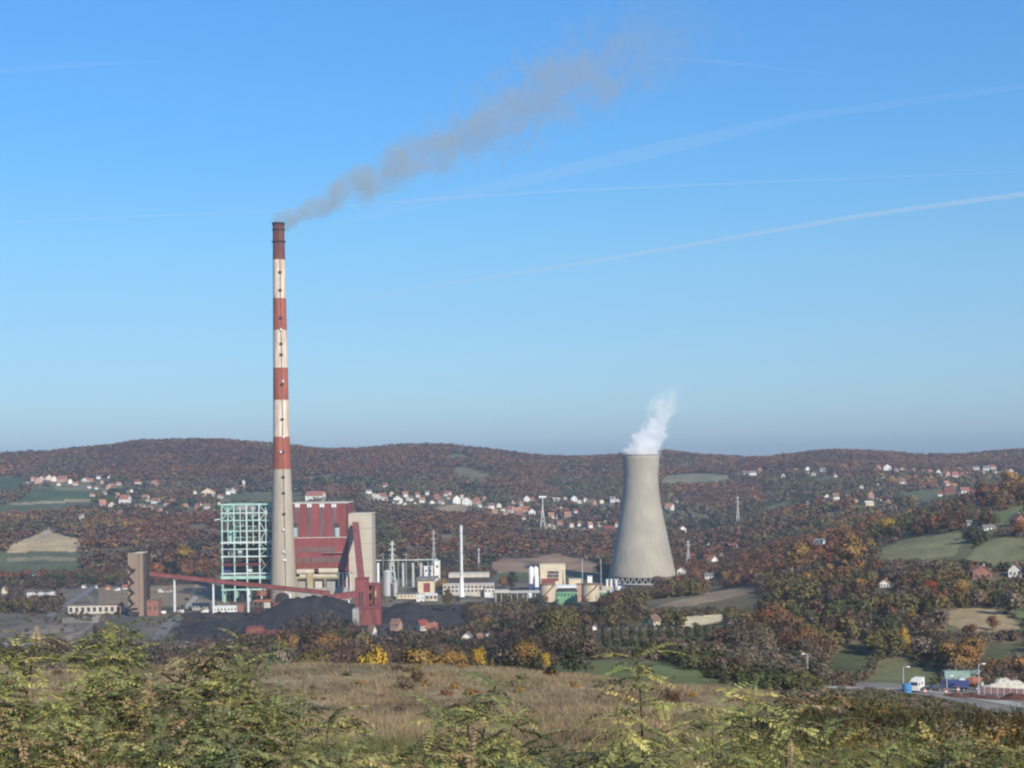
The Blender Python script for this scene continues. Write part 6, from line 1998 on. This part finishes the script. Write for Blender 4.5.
def plume(name, label, a, b, R0, R1, density, color, noise, warp, decay, thr, seed=0.0, aniso=.2, absorb=None, core=1.0, wsize=1.0, lump=1.1):
    """tapered column of smoke along a -> b; density from warped noise that thins out to the edge"""
    ax = (b - a); L = ax.length
    q = MB()
    k = 12
    pr = []
    for i in range(k + 1):
        t = i / k
        pr.append(((R0 + (R1 - R0) * t) * 1.75, t * L))
    n_ = 24
    q.lathe([(.01, -.3)] + [(r, z) for r, z in pr] + [(.01, L + .3)], n_)
    o = q.build(name, None)
    o.location = a
    o.rotation_mode = 'QUATERNION'
    o.rotation_quaternion = ax.to_track_quat('Z', 'Y')
    m = bpy.data.materials.new(name + '_volume'); m.use_nodes = True
    nt = m.node_tree; nt.nodes.remove(nt.nodes['Principled BSDF'])
    Lk = nt.links.new
    tc = N(nt, 'ShaderNodeTexCoord')

    def mth(op, x, y=None, z=None):
        nd = N(nt, 'ShaderNodeMath', operation=op)
        for i, v in enumerate((x, y, z)):
            if v is None: continue
            if isinstance(v, (int, float)): nd.inputs[i].default_value = v
            else: Lk(v, nd.inputs[i])
        return nd.outputs[0]
    wn = N(nt, 'ShaderNodeTexNoise', Scale=1.0 / (noise * 2.6 * wsize), Detail=2.0, Roughness=.5); wn.noise_dimensions = '4D'; wn.inputs['W'].default_value = seed
    Lk(tc.outputs['Object'], wn.inputs['Vector'])
    sb = N(nt, 'ShaderNodeVectorMath', operation='SUBTRACT'); Lk(wn.outputs['Color'], sb.inputs[0]); sb.inputs[1].default_value = (.5, .5, .5)
    sp0 = N(nt, 'ShaderNodeSeparateXYZ'); Lk(tc.outputs['Object'], sp0.inputs[0])
    t = mth('DIVIDE', sp0.outputs['Z'], L)
    rad_t = mth('MULTIPLY_ADD', t, R1 - R0, R0)
    ws = mth('MULTIPLY', rad_t, mth('MULTIPLY', mth('MINIMUM', mth('MULTIPLY', t, 6.0), 1.0), warp))
    sv = N(nt, 'ShaderNodeVectorMath', operation='SCALE'); Lk(sb.outputs[0], sv.inputs[0]); Lk(ws, sv.inputs['Scale'])
    pv = N(nt, 'ShaderNodeVectorMath', operation='ADD'); Lk(tc.outputs['Object'], pv.inputs[0]); Lk(sv.outputs[0], pv.inputs[1])
    sp = N(nt, 'ShaderNodeSeparateXYZ'); Lk(pv.outputs[0], sp.inputs[0])
    rr_ = mth('SQRT', mth('ADD', mth('MULTIPLY', sp.outputs['X'], sp.outputs['X']), mth('MULTIPLY', sp.outputs['Y'], sp.outputs['Y'])))
    fall = mth('SUBTRACT', 1.0, mth('DIVIDE', rr_, rad_t))
    nz_ = N(nt, 'ShaderNodeTexNoise', Scale=1.0 / noise, Detail=5.0, Roughness=.6); nz_.noise_dimensions = '4D'; nz_.inputs['W'].default_value = seed + 3
    Lk(pv.outputs[0], nz_.inputs['Vector'])
    tn = mth('MULTIPLY_ADD', t, thr, 0.0)
    body = mth('ADD', mth('MULTIPLY', fall, core), mth('MULTIPLY', mth('SUBTRACT', nz_.outputs['Fac'], .5), mth('MULTIPLY_ADD', t, 1.9, lump)))
    body = mth('SUBTRACT', body, tn)
    sm = N(nt, 'ShaderNodeMapRange'); sm.interpolation_type = 'SMOOTHSTEP'
    sm.inputs['From Min'].default_value, sm.inputs['From Max'].default_value = 0, .55
    Lk(body, sm.inputs[0])
    fade = mth('MINIMUM', mth('MULTIPLY', mth('SUBTRACT', 1.0, t), 2.5), 1.0)
    fade = mth('MAXIMUM', fade, 0.0)
    dn = mth('MULTIPLY', mth('DIVIDE', mth('MULTIPLY', sm.outputs[0], density), mth('MULTIPLY_ADD', t, decay, 1.0)), fade)
    pvn = N(nt, 'ShaderNodeVolumePrincipled')
    pvn.inputs['Color'].default_value = (*color, 1)
    if absorb: pvn.inputs['Absorption Color'].default_value = (*absorb, 1)
    pvn.inputs['Anisotropy'].default_value = aniso
    Lk(dn, pvn.inputs['Density'])
    Lk(pvn.outputs[0], nt.nodes['Material Output'].inputs['Volume'])
    o.data.materials.append(m)
    return tag(o, label, 'smoke', kind='stuff')


tp = Vector((cx, cy, zpy(221)))
plume('chimney_smoke', 'brown-grey smoke drifting right from the tall smokestack', tp + Vector((-2, 0, -1.5)), world(716, 12, 1420), 7.6, 62, .058, (.76, .70, .57), 14, 1.15, 6.0, .34, seed=2.0, core=1.15, lump=3.8)
ct = Vector((ccx, ccy, zc(455)))
plume('tower_steam', 'white steam rising from the cooling tower', ct + Vector((0, 0, -5)), world(676, 378, 1440), 18.5, 17, .17, (.99, .99, .995), 8, 1.35, 3.4, .8, seed=9.0, core=1.3, aniso=-.25, lump=2.2)
p = hit(331, 500, 1500)
plume('house_smoke', 'thin bluish smoke beside the white house above the boiler house', Vector((p.x, p.y, p.z + 4)), Vector((p.x + 8, p.y, p.z + 26)), 5, 9, .05, (.8, .85, .95), 6, 1.0, 1.0, .4, seed=4.0)


def contrail(label, pts2, d, rpx, dens):
    q = MB()
    P = [world(x, y, d) for x, y in pts2]
    n_ = 10
    vs, fs = [], []
    for i, p_ in enumerate(P):
        rr_ = rpx[i] * d / F
        for j in range(n_):
            t = 2 * math.pi * j / n_
            vs.append(p_ + Vector((0, math.cos(t) * rr_, math.sin(t) * rr_)))
    for i in range(len(P) - 1):
        for j in range(n_):
            fs.append((i * n_ + j, i * n_ + (j + 1) % n_, (i + 1) * n_ + (j + 1) % n_, (i + 1) * n_ + j))
    fs.append(tuple(range(n_))[::-1]); fs.append(tuple(range((len(P) - 1) * n_, len(P) * n_)))
    q.add(vs, fs, True)
    m = bpy.data.materials.new('contrail_ice'); m.use_nodes = True
    nt = m.node_tree; nt.nodes.remove(nt.nodes['Principled BSDF'])
    pv = N(nt, 'ShaderNodeVolumePrincipled'); pv.inputs['Color'].default_value = (.85, .92, 1, 1); pv.inputs['Density'].default_value = dens
    pv.inputs['Anisotropy'].default_value = 0
    nt.links.new(pv.outputs[0], nt.nodes['Material Output'].inputs['Volume'])
    o = q.build('contrail', m)
    return tag(o, label, 'contrail')


contrail('clearest thin white contrail slanting up across the right of the sky', [(330, 306), (420, 288), (540, 270), (680, 247), (860, 216), (1040, 192), (1120, 180)], 60000, [.8, 1.9, 2.2, 2.5, 2.8, 3.0, 3.0], 2.2e-3)
contrail('faint thin contrail passing level with the smokestack top', [(-60, 226), (120, 217), (260, 212), (420, 200), (560, 191), (760, 182), (1060, 170)], 62000, [.9, 1.3, 1.3, 1.7, 1.7, 1.3, .6], 1.6e-3)
contrail('broad faint contrail band rising above the thin contrails', [(270, 238), (400, 208), (560, 172), (700, 140), (800, 117), (1040, 84)], 64000, [2, 6, 8, 8, 5, 3.5], 2.3e-4)
contrail('very faint contrail streak at the top left of the sky', [(-60, 76), (60, 66), (180, 60)], 64000, [2.5, 3.5, 1], 3.5e-4)
contrail('very faint contrail streak right of the smoke near the top', [(630, 56), (720, 62), (830, 74)], 64000, [1, 2.2, 1], 6e-4)

# air
q = MB()
q.box(-2900, 2900, -40, 4650, -135, 455)
m = bpy.data.materials.new('valley_haze'); m.use_nodes = True
nt = m.node_tree; nt.nodes.remove(nt.nodes['Principled BSDF'])
pv = N(nt, 'ShaderNodeVolumePrincipled')
pv.inputs['Color'].default_value = (.72, .83, 1, 1); pv.inputs['Density'].default_value = 9.5e-5; pv.inputs['Anisotropy'].default_value = .25
nt.links.new(pv.outputs[0], nt.nodes['Material Output'].inputs['Volume'])
hz = q.build('haze', m)
tag(hz, kind='stuff')

# ------------------------------------------------------------------ light, sky, camera
sd = Vector((math.sin(SUN_AZ) * math.cos(SUN_EL), -math.cos(SUN_AZ) * math.cos(SUN_EL), math.sin(SUN_EL)))
sl = bpy.data.lights.new('sun', 'SUN'); sl.energy = 4.3; sl.angle = R(.53); sl.color = (1, .9, .76)
so = bpy.data.objects.new('sun', sl); COL.objects.link(so)
so.rotation_mode = 'QUATERNION'; so.rotation_quaternion = (-sd).to_track_quat('-Z', 'Y')

wd_ = bpy.data.worlds.new('World'); S.world = wd_; wd_.use_nodes = True
nt = wd_.node_tree
bg = nt.nodes['Background']
sky = N(nt, 'ShaderNodeTexSky'); sky.sky_type = 'NISHITA'; sky.sun_disc = False
sky.sun_elevation = SUN_EL; sky.sun_rotation = math.atan2(sd.x, sd.y)
sky.altitude = 300; sky.air_density = 1.0; sky.dust_density = .6; sky.ozone_density = 2.2
tc = N(nt, 'ShaderNodeTexCoord'); sp = N(nt, 'ShaderNodeSeparateXYZ'); nt.links.new(tc.outputs['Generated'], sp.inputs[0])
rp = N(nt, 'ShaderNodeValToRGB')
rp.color_ramp.interpolation = 'LINEAR'
AIR = [(0.01, (0.275, 0.40, 0.69)), (0.0187, (0.345, 0.465, 0.72)), (0.04, (0.406, 0.56, 0.75)), (0.0764, (0.437, 0.63, 0.786)), (0.1354, (0.419, 0.689, 0.819)), (0.218, (0.323, 0.703, 0.958)), (0.2903, (0.328, 0.725, 1.021))]
e = rp.color_ramp.elements
e[0].position, e[0].color = AIR[0][0], (*AIR[0][1], 1)
e[1].position, e[1].color = AIR[-1][0], (*AIR[-1][1], 1)
for p_, c_ in AIR[1:-1]:
    e.new(p_).color = (*c_, 1)
nt.links.new(sp.outputs['Z'], rp.inputs[0])
mx = N(nt, 'ShaderNodeMix', data_type='RGBA', blend_type='MULTIPLY'); mx.inputs[0].default_value = 1
nt.links.new(sky.outputs[0], mx.inputs[6]); nt.links.new(rp.outputs[0], mx.inputs[7])
nt.links.new(mx.outputs[2], bg.inputs['Color'])
bg.inputs['Strength'].default_value = .115

cam = bpy.data.cameras.new('camera')
cam.sensor_fit = 'HORIZONTAL'; cam.sensor_width = 36; cam.lens = 36 * F / W
cam.shift_y = (HY - H / 2) / W
cam.clip_start, cam.clip_end = .5, 600000
co = bpy.data.objects.new('camera', cam); COL.objects.link(co)
co.matrix_world = Matrix(((CT, ST, 0, 0), (0, 0, -1, 0), (-ST, CT, 0, 0), (0, 0, 0, 1)))
S.camera = co

S.view_settings.view_transform = 'Standard'; S.view_settings.look = 'None'; S.view_settings.gamma = 1; S.view_settings.exposure = .55
S.view_settings.use_curve_mapping = False
S.cycles.use_denoising = True
S.cycles.pixel_filter_type = 'BLACKMAN_HARRIS'; S.cycles.filter_width = 2.2
S.cycles.max_bounces = 6; S.cycles.diffuse_bounces = 4; S.cycles.glossy_bounces = 2; S.cycles.transmission_bounces = 4; S.cycles.volume_bounces = 4; S.cycles.transparent_max_bounces = 8
S.cycles.volume_step_rate = .35; S.cycles.volume_max_steps = 512
S.cycles.use_persistent_data = False
